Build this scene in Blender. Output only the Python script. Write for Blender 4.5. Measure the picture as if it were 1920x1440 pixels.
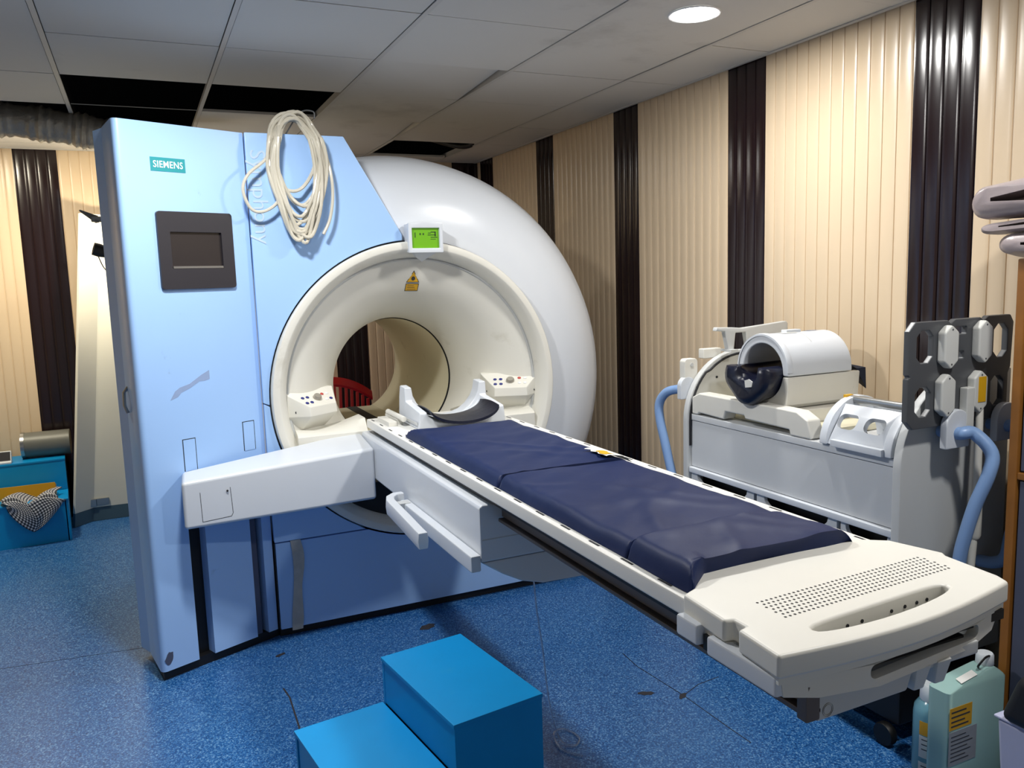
import bpy, bmesh, math, random
from math import sin, cos, pi, radians, sqrt, atan2
from mathutils import Vector, Matrix, noise
random.seed(7)
S = bpy.context.scene
for o in list(bpy.data.objects): bpy.data.objects.remove(o)
COL = S.collection

# ------------------------------------------------------------------ camera
cd = bpy.data.cameras.new('camera'); cam = bpy.data.objects.new('camera', cd); COL.objects.link(cam)
YAW, PITCH, ROLL, FPX = 0.427150845, 0.13052891, 0.0315876688, 1518.97
fw = Vector((sin(YAW)*cos(PITCH), cos(YAW)*cos(PITCH), -sin(PITCH)))
rt = Vector((cos(YAW), -sin(YAW), 0)); dn = fw.cross(rt)
R_ = cos(ROLL)*rt + sin(ROLL)*dn; D_ = -sin(ROLL)*rt + cos(ROLL)*dn
m = Matrix((R_, -D_, -fw)).transposed().to_4x4(); m.translation = Vector((0, 0, 1.5))
cam.matrix_world = m
cd.sensor_width = 36; cd.lens = FPX/1920*36; cd.clip_start = 0.05
S.camera = cam
# ------------------------------------------------------------------ world + exposure
w = bpy.data.worlds.new('world'); S.world = w; w.use_nodes = True
w.node_tree.nodes['Background'].inputs[0].default_value = (1, 1, .95, 1)
w.node_tree.nodes['Background'].inputs[1].default_value = 0.28  # even fill light added through the side left without a front wall
S.view_settings.view_transform = 'Standard'; S.view_settings.look = 'None'
S.view_settings.gamma = 1; S.view_settings.use_curve_mapping = False
S.view_settings.exposure = 0.0
# ceiling lamps, the last one added to brighten behind the scanner: (x, y, watts)
CEIL = 2.4
LAMPS = [(1.86, 2.44, 20), (0.25, 2.50, 32), (1.80, 0.75, 20), (-0.85, 5.1, 27), (0.67, 5.68, 7)]
LAMP_COL = (1.0, 0.985, 0.95)
CLIP_W = 26

# ------------------------------------------------------------------ materials
def lin(h):
    h = h.lstrip('#'); c = [int(h[i:i+2], 16)/255 for i in (0, 2, 4)]
    return tuple((x/12.92 if x <= .04045 else ((x+.055)/1.055)**2.4) for x in c) + (1,)
def mat(name, col, rough=.45, metal=0, var=.0, vscale=6, bump=0, bscale=40, spec=.5, coat=0, trans=0, emit=0, alpha=1, dirt=None, dscale=3, dth=(.62, .78)):
    M = bpy.data.materials.new(name); M.use_nodes = True
    nt = M.node_tree; b = nt.nodes['Principled BSDF']; L = nt.links
    c = lin(col); b.inputs['Base Color'].default_value = c
    b.inputs['Roughness'].default_value = rough; b.inputs['Metallic'].default_value = metal
    b.inputs['Specular IOR Level'].default_value = spec; b.inputs['Coat Weight'].default_value = coat
    b.inputs['Transmission Weight'].default_value = trans
    if emit: b.inputs['Emission Color'].default_value = c; b.inputs['Emission Strength'].default_value = emit
    tc = nt.nodes.new('ShaderNodeTexCoord')
    last = None
    if var:
        n = nt.nodes.new('ShaderNodeTexNoise'); n.inputs['Scale'].default_value = vscale; n.inputs['Detail'].default_value = 5
        L.new(tc.outputs['Object'], n.inputs['Vector'])
        r = nt.nodes.new('ShaderNodeMix'); r.data_type = 'RGBA'
        r.inputs['A'].default_value = tuple(x*(1-var) for x in c[:3])+(1,); r.inputs['B'].default_value = tuple(min(1, x*(1+var)) for x in c[:3])+(1,)
        L.new(n.outputs['Fac'], r.inputs['Factor']); last = r.outputs['Result']
    if dirt:
        n = nt.nodes.new('ShaderNodeTexNoise'); n.inputs['Scale'].default_value = dscale; n.inputs['Detail'].default_value = 8; n.inputs['Roughness'].default_value = .65
        L.new(tc.outputs['Object'], n.inputs['Vector'])
        mr = nt.nodes.new('ShaderNodeMapRange'); mr.inputs['From Min'].default_value = dth[0]; mr.inputs['From Max'].default_value = dth[1]
        L.new(n.outputs['Fac'], mr.inputs['Value'])
        r = nt.nodes.new('ShaderNodeMix'); r.data_type = 'RGBA'
        if last: L.new(last, r.inputs['A'])
        else: r.inputs['A'].default_value = c
        r.inputs['B'].default_value = lin(dirt); L.new(mr.outputs['Result'], r.inputs['Factor']); last = r.outputs['Result']
    if last: L.new(last, b.inputs['Base Color'])
    if bump:
        n = nt.nodes.new('ShaderNodeTexNoise'); n.inputs['Scale'].default_value = bscale; n.inputs['Detail'].default_value = 6
        L.new(tc.outputs['Object'], n.inputs['Vector'])
        bp = nt.nodes.new('ShaderNodeBump'); bp.inputs['Strength'].default_value = bump; bp.inputs['Distance'].default_value = .01
        L.new(n.outputs['Fac'], bp.inputs['Height']); L.new(bp.outputs['Normal'], b.inputs['Normal'])
    return M
BLUE = mat('pale_blue_paint', '#a0c5f4', .32, var=.03, vscale=3, dirt='#7b93b4', dscale=5, dth=(.68, .8))
WHITE = mat('white_plastic', '#d2d7de', .3, var=.02)
CREAM = mat('cream_plastic', '#dedcd3', .4, var=.04, vscale=4, dirt='#b7b2a2', dscale=4, dth=(.6, .85))
BORE = mat('aged_bore_plastic', '#ded8be', .4, var=.06, vscale=3, dirt='#9c8763', dscale=4, dth=(.6, .85))
IVORY = mat('ivory_plastic', '#dddbd3', .42, var=.04, vscale=5, dirt='#aaa595', dscale=8, dth=(.66, .8))
TABLEW = mat('table_white', '#e2e1dc', .38, var=.04, vscale=8, dirt='#8f8b80', dscale=14, dth=(.68, .75))
GREYM = mat('grey_lacquer', '#cdd0d3', .4, var=.03)
LGREY = mat('light_grey_side', '#c2c4c4', .45, var=.03)
DARKSEAM = mat('dark_seam', '#14161c', .7)
BLACK = mat('black_plastic', '#0b0b0d', .5)
BEZEL = mat('dark_bezel', '#28262c', .4, var=.05)
SCREEN = mat('dead_screen', '#2c2829', .18)
NAVY = mat('navy_vinyl', '#12224c', .5, spec=.2, var=.16, vscale=5, bump=.25, bscale=9)
NAVYD = mat('dark_navy_vinyl', '#0e1226', .33, var=.2, bump=.2, bscale=25)
TEAL = mat('teal_label', '#1f8e96', .5); LETTER = mat('label_lettering', '#f4f8f8', .5); FADED = mat('faded_lettering', '#b3c8dc', .6)
LCD = mat('lcd_green', '#5f9a0c', .3, emit=.35); LCDTXT = mat('lcd_text', '#24480a', .4)
YELLOW = mat('yellow_sticker', '#d9a516', .45); ORANGE = mat('amber_sticker', '#cf9a1c', .5)
PAPER = mat('paper_label', '#d6d6d2', .6, var=.04); PAPERG = mat('grey_paper_label', '#8d9196', .6, var=.1, vscale=60)
PRINT = mat('printed_ink', '#33343a', .6)
BTNB = mat('blue_button', '#232b78', .4); BTNR = mat('red_button', '#b6453f', .4); BTNW = mat('white_button', '#e8e8e8', .4)
KNOB = mat('grey_knob', '#a49f94', .3, metal=.3)
BRONZE = mat('bronze_rail', '#6b6058', .4, metal=.3)
STEEL = mat('steel', '#a5a7a8', .28, metal=.9)
STOOL = mat('bright_blue_paint', '#008fd2', .45, var=.08, vscale=7, dirt='#1e95cf', dscale=9, dth=(.6, .8), spec=.35)
TUBEB = mat('light_blue_tube', '#7f9fcd', .38)
CHAR = mat('charcoal_plastic', '#4d4f52', .4, var=.05)
POD = mat('pod_plastic', '#cfd0cc', .4, var=.04)
RED = mat('red_plastic', '#c01018', .35)
TAPE = mat('grey_tape', '#b0ada6', .55, var=.25, vscale=25, bump=.6, bscale=30)
HOSE = mat('milky_tubing', '#d8d2c2', .25, var=.06, trans=.25)
CLEAR = mat('clear_tubing', '#dfe6ee', .08, trans=.9)
WOOD = mat('orange_wood', '#8c5a22', .45, var=.25, vscale=14)
SLATE = mat('slate_blue_board', '#4b5064', .5, var=.08)
VINYL = mat('mauve_grey_vinyl', '#a79a9b', .34, var=.08, bump=.35, bscale=14)
LILAC = mat('pale_lilac_plastic', '#b9bcd6', .45)
TILE = mat('ceiling_tile', '#cfcdc8', .75, var=.04, vscale=2, dirt='#8c8982', dscale=1.2, dth=(.58, .9))
TEE = mat('ceiling_tee', '#c2c0bc', .5)
SLAB = mat('dark_plenum', '#1a1c22', .9)
DUCT = mat('grey_duct_foil', '#a09b92', .4, metal=.35, var=.3, vscale=12, bump=1.0, bscale=22)
BLUEGREY = mat('blue_grey_skirting', '#47606e', .5)
WPANEL = mat('off_white_panel', '#dfded2', .4, var=.03)
YBAR = mat('yellow_plastic', '#d7a012', .45)
ROLLM = mat('grey_foil_roll', '#6c6e69', .45, metal=.15, var=.1)
LAMPG = mat('lamp_diffuser', '#ffffff', .5, emit=26)
TRIMW = mat('lamp_trim', '#eeeeee', .4)
CREAMWALL = mat('plain_cream_wall', '#d9c6a5', .6, var=.03)
CHIPM = mat('bare_floor_patch', '#2d2c33', .8, var=.2, vscale=30)
LIQ = mat('aqua_liquid_bottle', '#b8dfda', .22, trans=.4); LIQB = mat('blue_liquid_bottle', '#7fb8cb', .2, trans=.4)
CAPW = mat('white_cap', '#d5dbe0', .4)

def panel_material(name, cols):
    pass
WCREAM = mat('cream_wall_panel', '#d4bfa2', .3, var=.04, vscale=1.5)
WDARK = mat('dark_brown_wall_panel', '#1c0f12', .2, var=.1)
def floor_mat():
    M = mat('speckled_blue_vinyl', '#1d5fae', .3); nt = M.node_tree; L = nt.links; b = nt.nodes['Principled BSDF']
    tc = nt.nodes.new('ShaderNodeTexCoord')
    n = nt.nodes.new('ShaderNodeTexNoise'); n.inputs['Scale'].default_value = 190; n.inputs['Detail'].default_value = 3
    L.new(tc.outputs['Object'], n.inputs['Vector'])
    cr = nt.nodes.new('ShaderNodeValToRGB'); e = cr.color_ramp.elements
    e[0].position = .34; e[0].color = lin('#143f74'); e[1].position = .47; e[1].color = lin('#225c9e')
    x = e.new(.56); x.color = lin('#3270ad'); x = e.new(.68); x.color = lin('#7aa4cc')
    L.new(n.outputs['Fac'], cr.inputs['Fac'])
    n2 = nt.nodes.new('ShaderNodeTexNoise'); n2.inputs['Scale'].default_value = 1.1; n2.inputs['Detail'].default_value = 6
    L.new(tc.outputs['Object'], n2.inputs['Vector'])
    mr = nt.nodes.new('ShaderNodeMapRange'); mr.inputs['From Min'].default_value = .45; mr.inputs['From Max'].default_value = .8; mr.inputs['To Max'].default_value = .25
    L.new(n2.outputs['Fac'], mr.inputs['Value'])
    mx = nt.nodes.new('ShaderNodeMix'); mx.data_type = 'RGBA'; mx.inputs['B'].default_value = lin('#5c7ea0')
    L.new(mr.outputs['Result'], mx.inputs['Factor']); L.new(cr.outputs['Color'], mx.inputs['A']); L.new(mx.outputs['Result'], b.inputs['Base Color'])
    return M
FLOOR = floor_mat()
def check_mat():
    M = mat('checked_cloth', '#ffffff', .8); nt = M.node_tree; L = nt.links; b = nt.nodes['Principled BSDF']
    tc = nt.nodes.new('ShaderNodeTexCoord'); outs = []
    uv = nt.nodes.new('ShaderNodeUVMap')
    for d in ('X', 'Y'):
        wv = nt.nodes.new('ShaderNodeTexWave'); wv.bands_direction = d; wv.inputs['Scale'].default_value = 6.5; wv.inputs['Distortion'].default_value = .6
        L.new(tc.outputs['UV'], wv.inputs['Vector'])
        g = nt.nodes.new('ShaderNodeMath'); g.operation = 'GREATER_THAN'; g.inputs[1].default_value = .5
        L.new(wv.outputs['Fac'], g.inputs[0]); outs.append(g.outputs[0])
    a = nt.nodes.new('ShaderNodeMath'); a.operation = 'ADD'; L.new(outs[0], a.inputs[0]); L.new(outs[1], a.inputs[1])
    cr = nt.nodes.new('ShaderNodeValToRGB'); e = cr.color_ramp.elements
    h = nt.nodes.new('ShaderNodeMath'); h.operation = 'MULTIPLY'; h.inputs[1].default_value = .5; L.new(a.outputs[0], h.inputs[0])
    e[0].color = lin('#e8e8ea'); e[1].color = lin('#10121c'); e[1].position = 1; x = e.new(.5); x.color = lin('#6f7684')
    L.new(h.outputs[0], cr.inputs['Fac']); L.new(cr.outputs['Color'], b.inputs['Base Color'])
    return M
CHECK = check_mat()

# ------------------------------------------------------------------ object helpers
def tag(o, label=None, cat=None, group=None, kind=None):
    if label: o['label'] = label
    if cat: o['category'] = cat
    if group: o['group'] = group
    if kind: o['kind'] = kind
    return o
def thing(name, label, cat, loc=(0, 0, 0), rz=0, group=None):
    o = bpy.data.objects.new(name, None); COL.objects.link(o); o.location = loc; o.rotation_euler = (0, 0, rz); o.empty_display_size = .1
    return tag(o, label, cat, group)
def mw(o):
    M = Matrix.Translation(o.location) @ o.rotation_euler.to_matrix().to_4x4()
    return mw(o.parent) @ M if o.parent else M

class MB:
    def __init__(s): s.v = []; s.f = []; s.mi = []; s.cur = 0; s.uv = None
    def add(s, vs, fs):
        o = len(s.v); s.v += [Vector(p) for p in vs]; s.f += [[o+i for i in f] for f in fs]; s.mi += [s.cur]*len(fs); return s
    def box(s, x0, x1, y0, y1, z0, z1):
        return s.add([(x0, y0, z0), (x1, y0, z0), (x1, y1, z0), (x0, y1, z0), (x0, y0, z1), (x1, y0, z1), (x1, y1, z1), (x0, y1, z1)],
                     [(0, 3, 2, 1), (4, 5, 6, 7), (0, 1, 5, 4), (1, 2, 6, 5), (2, 3, 7, 6), (3, 0, 4, 7)])
    def hexa(s, b, t):
        return s.add(list(b)+list(t), [(0, 3, 2, 1), (4, 5, 6, 7), (0, 1, 5, 4), (1, 2, 6, 5), (2, 3, 7, 6), (3, 0, 4, 7)])
    def prism(s, poly, ax, a, b):
        f = {'x': lambda p, t: (t, p[0], p[1]), 'y': lambda p, t: (p[0], t, p[1]), 'z': lambda p, t: (p[0], p[1], t)}[ax]
        n = len(poly); vs = [f(p, a) for p in poly]+[f(p, b) for p in poly]
        return s.add(vs, [list(range(n))[::-1], list(range(n, 2*n))]+[(i, (i+1) % n, n+(i+1) % n, n+i) for i in range(n)])
    def plate(s, outer, holes, ax, a, b):
        f = {'x': lambda p, t: (t, p[0], p[1]), 'y': lambda p, t: (p[0], t, p[1]), 'z': lambda p, t: (p[0], p[1], t)}[ax]
        loops = [outer]+holes; bm = bmesh.new(); es = []; pts = []
        for lp in loops:
            vs = [bm.verts.new((p[0], p[1], 0)) for p in lp]
            es += [bm.edges.new((vs[i], vs[(i+1) % len(vs)])) for i in range(len(vs))]; pts += lp
        bm.verts.index_update()
        g = bmesh.ops.triangle_fill(bm, use_beauty=True, use_dissolve=False, edges=es)
        tris = [[v.index for v in fc.verts] for fc in bm.faces]; bm.free()
        n = len(pts); vs = [f(p, a) for p in pts]+[f(p, b) for p in pts]
        fs = [t[::-1] for t in tris]+[[i+n for i in t] for t in tris]; o = 0
        for lp in loops:
            k = len(lp); fs += [(o+i, o+(i+1) % k, n+o+(i+1) % k, n+o+i) for i in range(k)]; o += k
        return s.add(vs, fs)
    def loft(s, rings, cap=True, closed=True):
        n = len(rings[0]); vs = [p for r in rings for p in r]; fs = []
        for k in range(len(rings)-1):
            for i in range(n if closed else n-1):
                j = (i+1) % n; fs.append((k*n+i, k*n+j, (k+1)*n+j, (k+1)*n+i))
        if cap: fs += [list(range(n))[::-1], list(range((len(rings)-1)*n, len(rings)*n))]
        return s.add(vs, fs)
    def lathe(s, prof, c, ax='z', segs=48, a0=0, a1=2*pi, capends=False):
        # prof: (radius, height along the axis)
        full = abs(a1-a0-2*pi) < 1e-6; n = segs if full else segs+1; rings = []
        for r, h in prof:
            ring = []
            for i in range(n):
                a = a0+(a1-a0)*i/segs; u, v = r*cos(a), r*sin(a)
                ring.append({'z': (c[0]+u, c[1]+v, c[2]+h), 'y': (c[0]+u, c[1]+h, c[2]+v), 'x': (c[0]+h, c[1]+u, c[2]+v)}[ax])
            rings.append(ring)
        return s.loft(rings, cap=capends, closed=full)
    def tube(s, path, r, segs=10, closed=False, cap=True):
        P = [Vector(p) for p in path]; n = len(P); rings = []; up = None
        for i, p in enumerate(P):
            t = (P[(i+1) % n]-P[i-1]) if closed else (P[min(i+1, n-1)]-P[max(i-1, 0)])
            t.normalize()
            if up is None:
                up = Vector((0, 0, 1)) if abs(t.z) < .9 else Vector((1, 0, 0))
            a = t.cross(up); a.normalize(); up = a.cross(t); up.normalize()
            rr = r[i] if isinstance(r, (list, tuple)) else r
            rings.append([p+(a*cos(2*pi*k/segs)+up*sin(2*pi*k/segs))*rr for k in range(segs)])
        if closed: rings.append(rings[0])
        return s.loft(rings, cap=cap and not closed)
    def grid(s, fn, nu, nv, uv=False):
        vs = [fn(i/nu, j/nv) for j in range(nv+1) for i in range(nu+1)]
        fs = [(j*(nu+1)+i, j*(nu+1)+i+1, (j+1)*(nu+1)+i+1, (j+1)*(nu+1)+i) for j in range(nv) for i in range(nu)]
        return s.add(vs, fs)
    def hull(s, pts):
        bm = bmesh.new()
        for p in pts: bm.verts.new(p)
        g = bmesh.ops.convex_hull(bm, input=bm.verts)
        bmesh.ops.delete(bm, geom=[e for e in g['geom_interior'] if isinstance(e, bmesh.types.BMVert)], context='VERTS')
        bmesh.ops.dissolve_limit(bm, angle_limit=.02, verts=bm.verts, edges=bm.edges)
        bm.verts.index_update()
        s.add([v.co.copy() for v in bm.verts], [[v.index for v in f.verts] for f in bm.faces]); bm.free(); return s
    def xf(s, M): s.v = [M @ p for p in s.v]; return s
    def build(s, name, m, parent=None, bevel=0, segs=2, ang=35, sharp=40, local=False, label=None, solid=True):
        bm = bmesh.new(); vs = [bm.verts.new(p) for p in s.v]
        for f, k in zip(s.f, s.mi):
            try:
                fc = bm.faces.new([vs[i] for i in f]); fc.material_index = k
            except ValueError: pass
        if solid:
            bmesh.ops.remove_doubles(bm, verts=bm.verts, dist=1e-6)
            bmesh.ops.recalc_face_normals(bm, faces=bm.faces)
        if bevel:
            es = [e for e in bm.edges if len(e.link_faces) == 2 and e.calc_face_angle(0) > radians(ang)]
            bmesh.ops.bevel(bm, geom=es, offset=bevel, segments=segs, profile=.5, affect='EDGES', clamp_overlap=True)
        for f in bm.faces: f.smooth = True
        me = bpy.data.meshes.new(name); bm.to_mesh(me); bm.free()
        me.set_sharp_from_angle(angle=radians(sharp))
        for q in (m if isinstance(m, (list, tuple)) else [m]): me.materials.append(q)
        o = bpy.data.objects.new(name, me); COL.objects.link(o)
        if bevel:
            wnm = o.modifiers.new('WeightedNormal', 'WEIGHTED_NORMAL'); wnm.keep_sharp = True
        if parent:
            if not local: me.transform(mw(parent).inverted())
            o.parent = parent
        else:
            # put the origin at the base of the thing
            if not local:
                xs = [v.co for v in me.vertices]
                b = Vector(((min(p.x for p in xs)+max(p.x for p in xs))/2, (min(p.y for p in xs)+max(p.y for p in xs))/2, min(p.z for p in xs)))
                me.transform(Matrix.Translation(-b)); o.location = b
        if label: o['label'] = label
        return o
def B(): return MB()
def struct(o): o['kind'] = 'structure'; return o
def circ(cx, cy, r, a0, a1, n): return [(cx+r*cos(a0+(a1-a0)*i/n), cy+r*sin(a0+(a1-a0)*i/n)) for i in range(n+1)]
def rrect(x0, x1, y0, y1, r, n=5):
    return circ(x1-r, y1-r, r, 0, pi/2, n)+circ(x0+r, y1-r, r, pi/2, pi, n)+circ(x0+r, y0+r, r, pi, 1.5*pi, n)+circ(x1-r, y0+r, r, 1.5*pi, 2*pi, n)
def text_mb(body, size, M, depth=.0008, bold=0.0, align='CENTER', xs=1, space=1):
    cu = bpy.data.curves.new('t', 'FONT'); cu.body = body; cu.size = size; cu.extrude = depth; cu.offset = bold; cu.align_x = align; cu.align_y = 'CENTER'; cu.resolution_u = 3; cu.space_character = space
    o = bpy.data.objects.new('t', cu); COL.objects.link(o); bpy.context.view_layer.update()
    me = bpy.data.meshes.new_from_object(o.evaluated_get(bpy.context.evaluated_depsgraph_get()))
    mb = B().add([(v.co.x*xs, v.co.y, v.co.z) for v in me.vertices], [list(p.vertices) for p in me.polygons]); mb.xf(M)
    bpy.data.objects.remove(o); bpy.data.curves.remove(cu); bpy.data.meshes.remove(me); return mb
def frame(o, ex, ey):   # matrix whose local x,y map to ex,ey
    ex = Vector(ex).normalized(); ey = Vector(ey).normalized(); ez = ex.cross(ey)
    M = Matrix((ex, ey, ez)).transposed().to_4x4(); M.translation = Vector(o); return M
def spline(pts, n=8):
    P = [Vector(p) for p in pts]; out = []
    for i in range(len(P)-1):
        a = P[max(i-1, 0)]; b = P[i]; c = P[i+1]; d = P[min(i+2, len(P)-1)]
        for k in range(n):
            t = k/n; out.append(.5*((2*b)+(c-a)*t+(2*a-5*b+4*c-d)*t*t+(3*b-a-3*c+d)*t**3))
    out.append(P[-1]); return out

# ------------------------------------------------------------------ room shell
XL, XR, YF, YB = -2.4, 2.515, -1.7, 6.05
fl = struct(B().box(XL, XR+.05, YF, YB+.05, -.05, 0).build('floor', FLOOR))
def blob(cx, cy, rx, ry, rot, n=14, jag=.35, seed=1):
    rnd = random.Random(seed); return [(cx+(rx*cos(2*pi*i/n)*cos(rot)-ry*sin(2*pi*i/n)*sin(rot))*(1-jag*rnd.random()), cy+(rx*cos(2*pi*i/n)*sin(rot)+ry*sin(2*pi*i/n)*cos(rot))*(1-jag*rnd.random())) for i in range(n)]
for i, (cx, cy, rx, ry, ro) in enumerate([(1.028, 3.235, .05, .028, .3), (1.545, 2.315, .034, .016, -.4), (1.65, 2.24, .03, .014, .6), (.41, 3.27, .03, .012, .5)]):
    B().prism(blob(cx, cy, rx, ry, ro, seed=i+3), 'z', .0002, .0008).build('floor_patch', CHIPM, fl, label='bare dark patch where the blue vinyl is worn away')
for path in ([(1.64, 2.62), (1.63, 2.50), (1.655, 2.24), (1.66, 2.0), (1.665, 1.9)], [(.375, 2.98), (.385, 2.90), (.38, 2.68), (.36, 2.5)], [(-1.2, 3.55), (-.63, 3.69), (-.1, 3.62)], [(1.655, 2.24), (1.75, 2.28), (1.85, 2.29)]):
    wd = .003 if path[0][0] > 1 else (.006 if path[0][0] > 0 else .0022)
    l = [(p[0]-wd/2*(1 if abs(path[0][1]-path[-1][1]) > .2 else 0), p[1]-wd/2*(0 if abs(path[0][1]-path[-1][1]) > .2 else 1)) for p in path]
    r = [(p[0]+wd/2*(1 if abs(path[0][1]-path[-1][1]) > .2 else 0), p[1]+wd/2*(0 if abs(path[0][1]-path[-1][1]) > .2 else 1)) for p in path]
    B().prism(l+r[::-1], 'z', .0002, .0007).build('floor_seam', CHIPM, fl)

PITCHR = .06125
def fluted(axis, fixed, a0, a1, sgn, dark0, name, z1):
    mb = B(); prof = [(0, 0), (.03, 0), (.05, -.0025), (.08, -.0025), (.1, .0005)]+[(.1+.9*t/10, .001+.0022*sin(pi*(.12+.88*t/10))) for t in range(1, 10)]+[(.985, .002)]
    pts = []; k0 = math.floor((a0-dark0)/PITCHR); k1 = math.ceil((a1-dark0)/PITCHR)
    for k in range(k0, k1):
        for t, d in prof: pts.append((dark0+(k+t)*PITCHR, d, 1 if (k % 16) < 4 else 0))
    pts = [p for p in pts if a0 <= p[0] <= a1]
    P = (lambda u, d, z: (fixed+sgn*d, u, z)) if axis == 'y' else (lambda u, d, z: (u, fixed+sgn*d, z))
    for i in range(len(pts)-1):
        mb.cur = pts[i][2]; a, b = pts[i], pts[i+1]
        mb.add([P(a[0], a[1], 0), P(b[0], b[1], 0), P(b[0], b[1], z1), P(a[0], a[1], z1)], [(0, 1, 2, 3)])
    mb.cur = 0
    mb.add([P(a0, -.03, 0), P(a1, -.03, 0), P(a1, -.03, z1), P(a0, -.03, z1)], [(0, 1, 2, 3)])
    return struct(mb.build(name, [WCREAM, WDARK], sharp=28))
fluted('y', XR, YF, YB, -1, 1.826, 'wall_right', 2.42)
fluted('x', YB, XL, XR+.02, -1, -.642, 'wall_back', 2.42)
struct(B().box(XL-.05, XL, YF, YB, 0, 2.9).build('wall_left', CREAMWALL))
# ceiling: dark slab over a lay-in grid whose tiles are parts
ce = struct(B().box(XL, XR, YF, YB, 2.9, 2.95).build('ceiling', SLAB))
GX = [-.23+.6*i for i in range(-4, 6)]; GX = [XL]+[x for x in GX if x > XL+.1 and x < XR-.05]+[XR]
GY = [2.755+.612*k for k in range(-8, 6)]; GY = [YF]+[y for y in GY if y > YF+.1 and y < YB-.05]+[YB]
for a in ((XR, XR+.03, YF, YB+.03), (XL, XR, YB, YB+.03)): B().box(*a, 2.421, 2.9).build('plenum_side', SLAB, ce)
g = B()
for x in GX[1:-1]: g.box(x-.009, x+.009, YF, YB, CEIL-.002, CEIL+.001); g.box(x-.002, x+.002, YF, YB, CEIL, CEIL+.035)
for y in GY[1:-1]:
    for i in range(len(GX)-1): g.box(GX[i]+.013, GX[i+1]-.013, y-.001, y+.001, CEIL+.003, CEIL+.006)
g.box(XL, XR-.012, YB-.03, YB-.012, CEIL-.003, CEIL+.001); g.box(XR-.03, XR-.012, YF, YB, CEIL-.003, CEIL+.001)
g.build('tee_grid', TEE, ce)
MISS = [(-.23, 3.979), (.37, 3.979), (-.23, 4.591), (-.83, 4.591), (1.57, 5.203)]
SAG = {(.97, 3.367): (0, .03, 0, 0), (.97, 3.979): (.012, .0, 0, 0), (.97, 4.591): (.02, .03, 0, 0)}
lampcut = [(a, b) for a, b, c in LAMPS]
for i in range(len(GX)-1):
    for j in range(len(GY)-1):
        x0, x1, y0, y1 = GX[i], GX[i+1], GY[j], GY[j+1]
        if any(abs(x0-a) < .05 and abs(y0-b) < .05 for a, b in MISS): continue
        dz = next((v for k, v in SAG.items() if abs(k[0]-x0) < .05 and abs(k[1]-y0) < .05), (0, 0, 0, 0))
        gp = .0115; e = .0022; c = [(x0+gp if i else x0, y0+e), (x1-gp, y0+e), (x1-gp, y1-e), (x0+gp if i else x0, y1-e)]
        z = CEIL+.001+(.0015 if (i+j) % 3 == 0 else 0)
        B().hexa([(p[0], p[1], z+d) for p, d in zip(c, dz)], [(p[0], p[1], z+.014+d) for p, d in zip(c, dz)]).build('ceiling_tile', TILE, ce)
# things in the dark above the missing tiles
B().tube(spline([(1.55, 5.62, 2.6), (1.9, 5.55, 2.5), (2.12, 5.35, 2.41), (2.2, 5.22, 2.46), (2.3, 5.1, 2.6)]), .022).build('plenum_cable', BLACK, ce)

def downlight(x, y, watts, label, first=None):
    z = CEIL-.006
    t = thing('recessed_downlight', label, 'ceiling light', (x, y, z), 0, 'round downlights in the tiled ceiling')
    B().lathe([(.078, 0), (.092, -.002), (.09, -.006), (.078, -.004)], (x, y, z+.006), 'z', 40).build('trim_ring', TRIMW, t)
    B().lathe([(.0001, .001), (.078, .001), (.078, .004), (.0001, .004)], (x, y, z-.002), 'z', 40).build('diffuser', LAMPG, t)
    ld = bpy.data.lights.new('downlight_beam', 'AREA'); ld.shape = 'DISK'; ld.size = .16; ld.energy = watts; ld.color = LAMP_COL if x > -.5 else (1, .89, .68)
    lo = bpy.data.objects.new('downlight_beam', ld); COL.objects.link(lo); lo.parent = t; lo.location = (0, 0, -.008)
LL = ['round recessed downlight glowing in the ceiling near the striped wall', 'round recessed downlight in the ceiling in front of the scanner logo panel', 'round recessed downlight in the ceiling above the foot of the table', 'warm round recessed downlight over the passage left of the scanner', 'unseen round downlight added in the ceiling to brighten behind the scanner']
for (x, y, wt), l in zip(LAMPS, LL): downlight(x, y, wt, l)

# ------------------------------------------------------------------ MRI scanner
CX, CZ, YG = 1.115, 1.02, 3.44
sc = thing('mri_scanner', 'large pale blue and white MRI scanner with a round bore, facing the striped room', 'scanner', (CX, 4.2, 0))
prof = [(.655, 3.452), (.72, 3.452), (.80, 3.463), (.88, 3.49), (.95, 3.535), (1.0, 3.59), (1.035, 3.66), (1.06, 3.76), (1.075, 3.9), (1.08, 4.2), (1.075, 4.5), (1.05, 4.75), (.98, 4.92), (.85, 5.02), (.6, 5.06), (.44, 5.06), (.40, 5.03), (.36, 4.96)]
mb = B().lathe(prof, (CX, 0, CZ), 'y', 120)
mb.v = [Vector((p.x, p.y, max(p.z, .055))) for p in mb.v]
mb.build('magnet_cover', WHITE, sc, sharp=50)
B().box(.12, 2.05, 3.5, 4.95, 0, .06).build('plinth', BLACK, sc)
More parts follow.
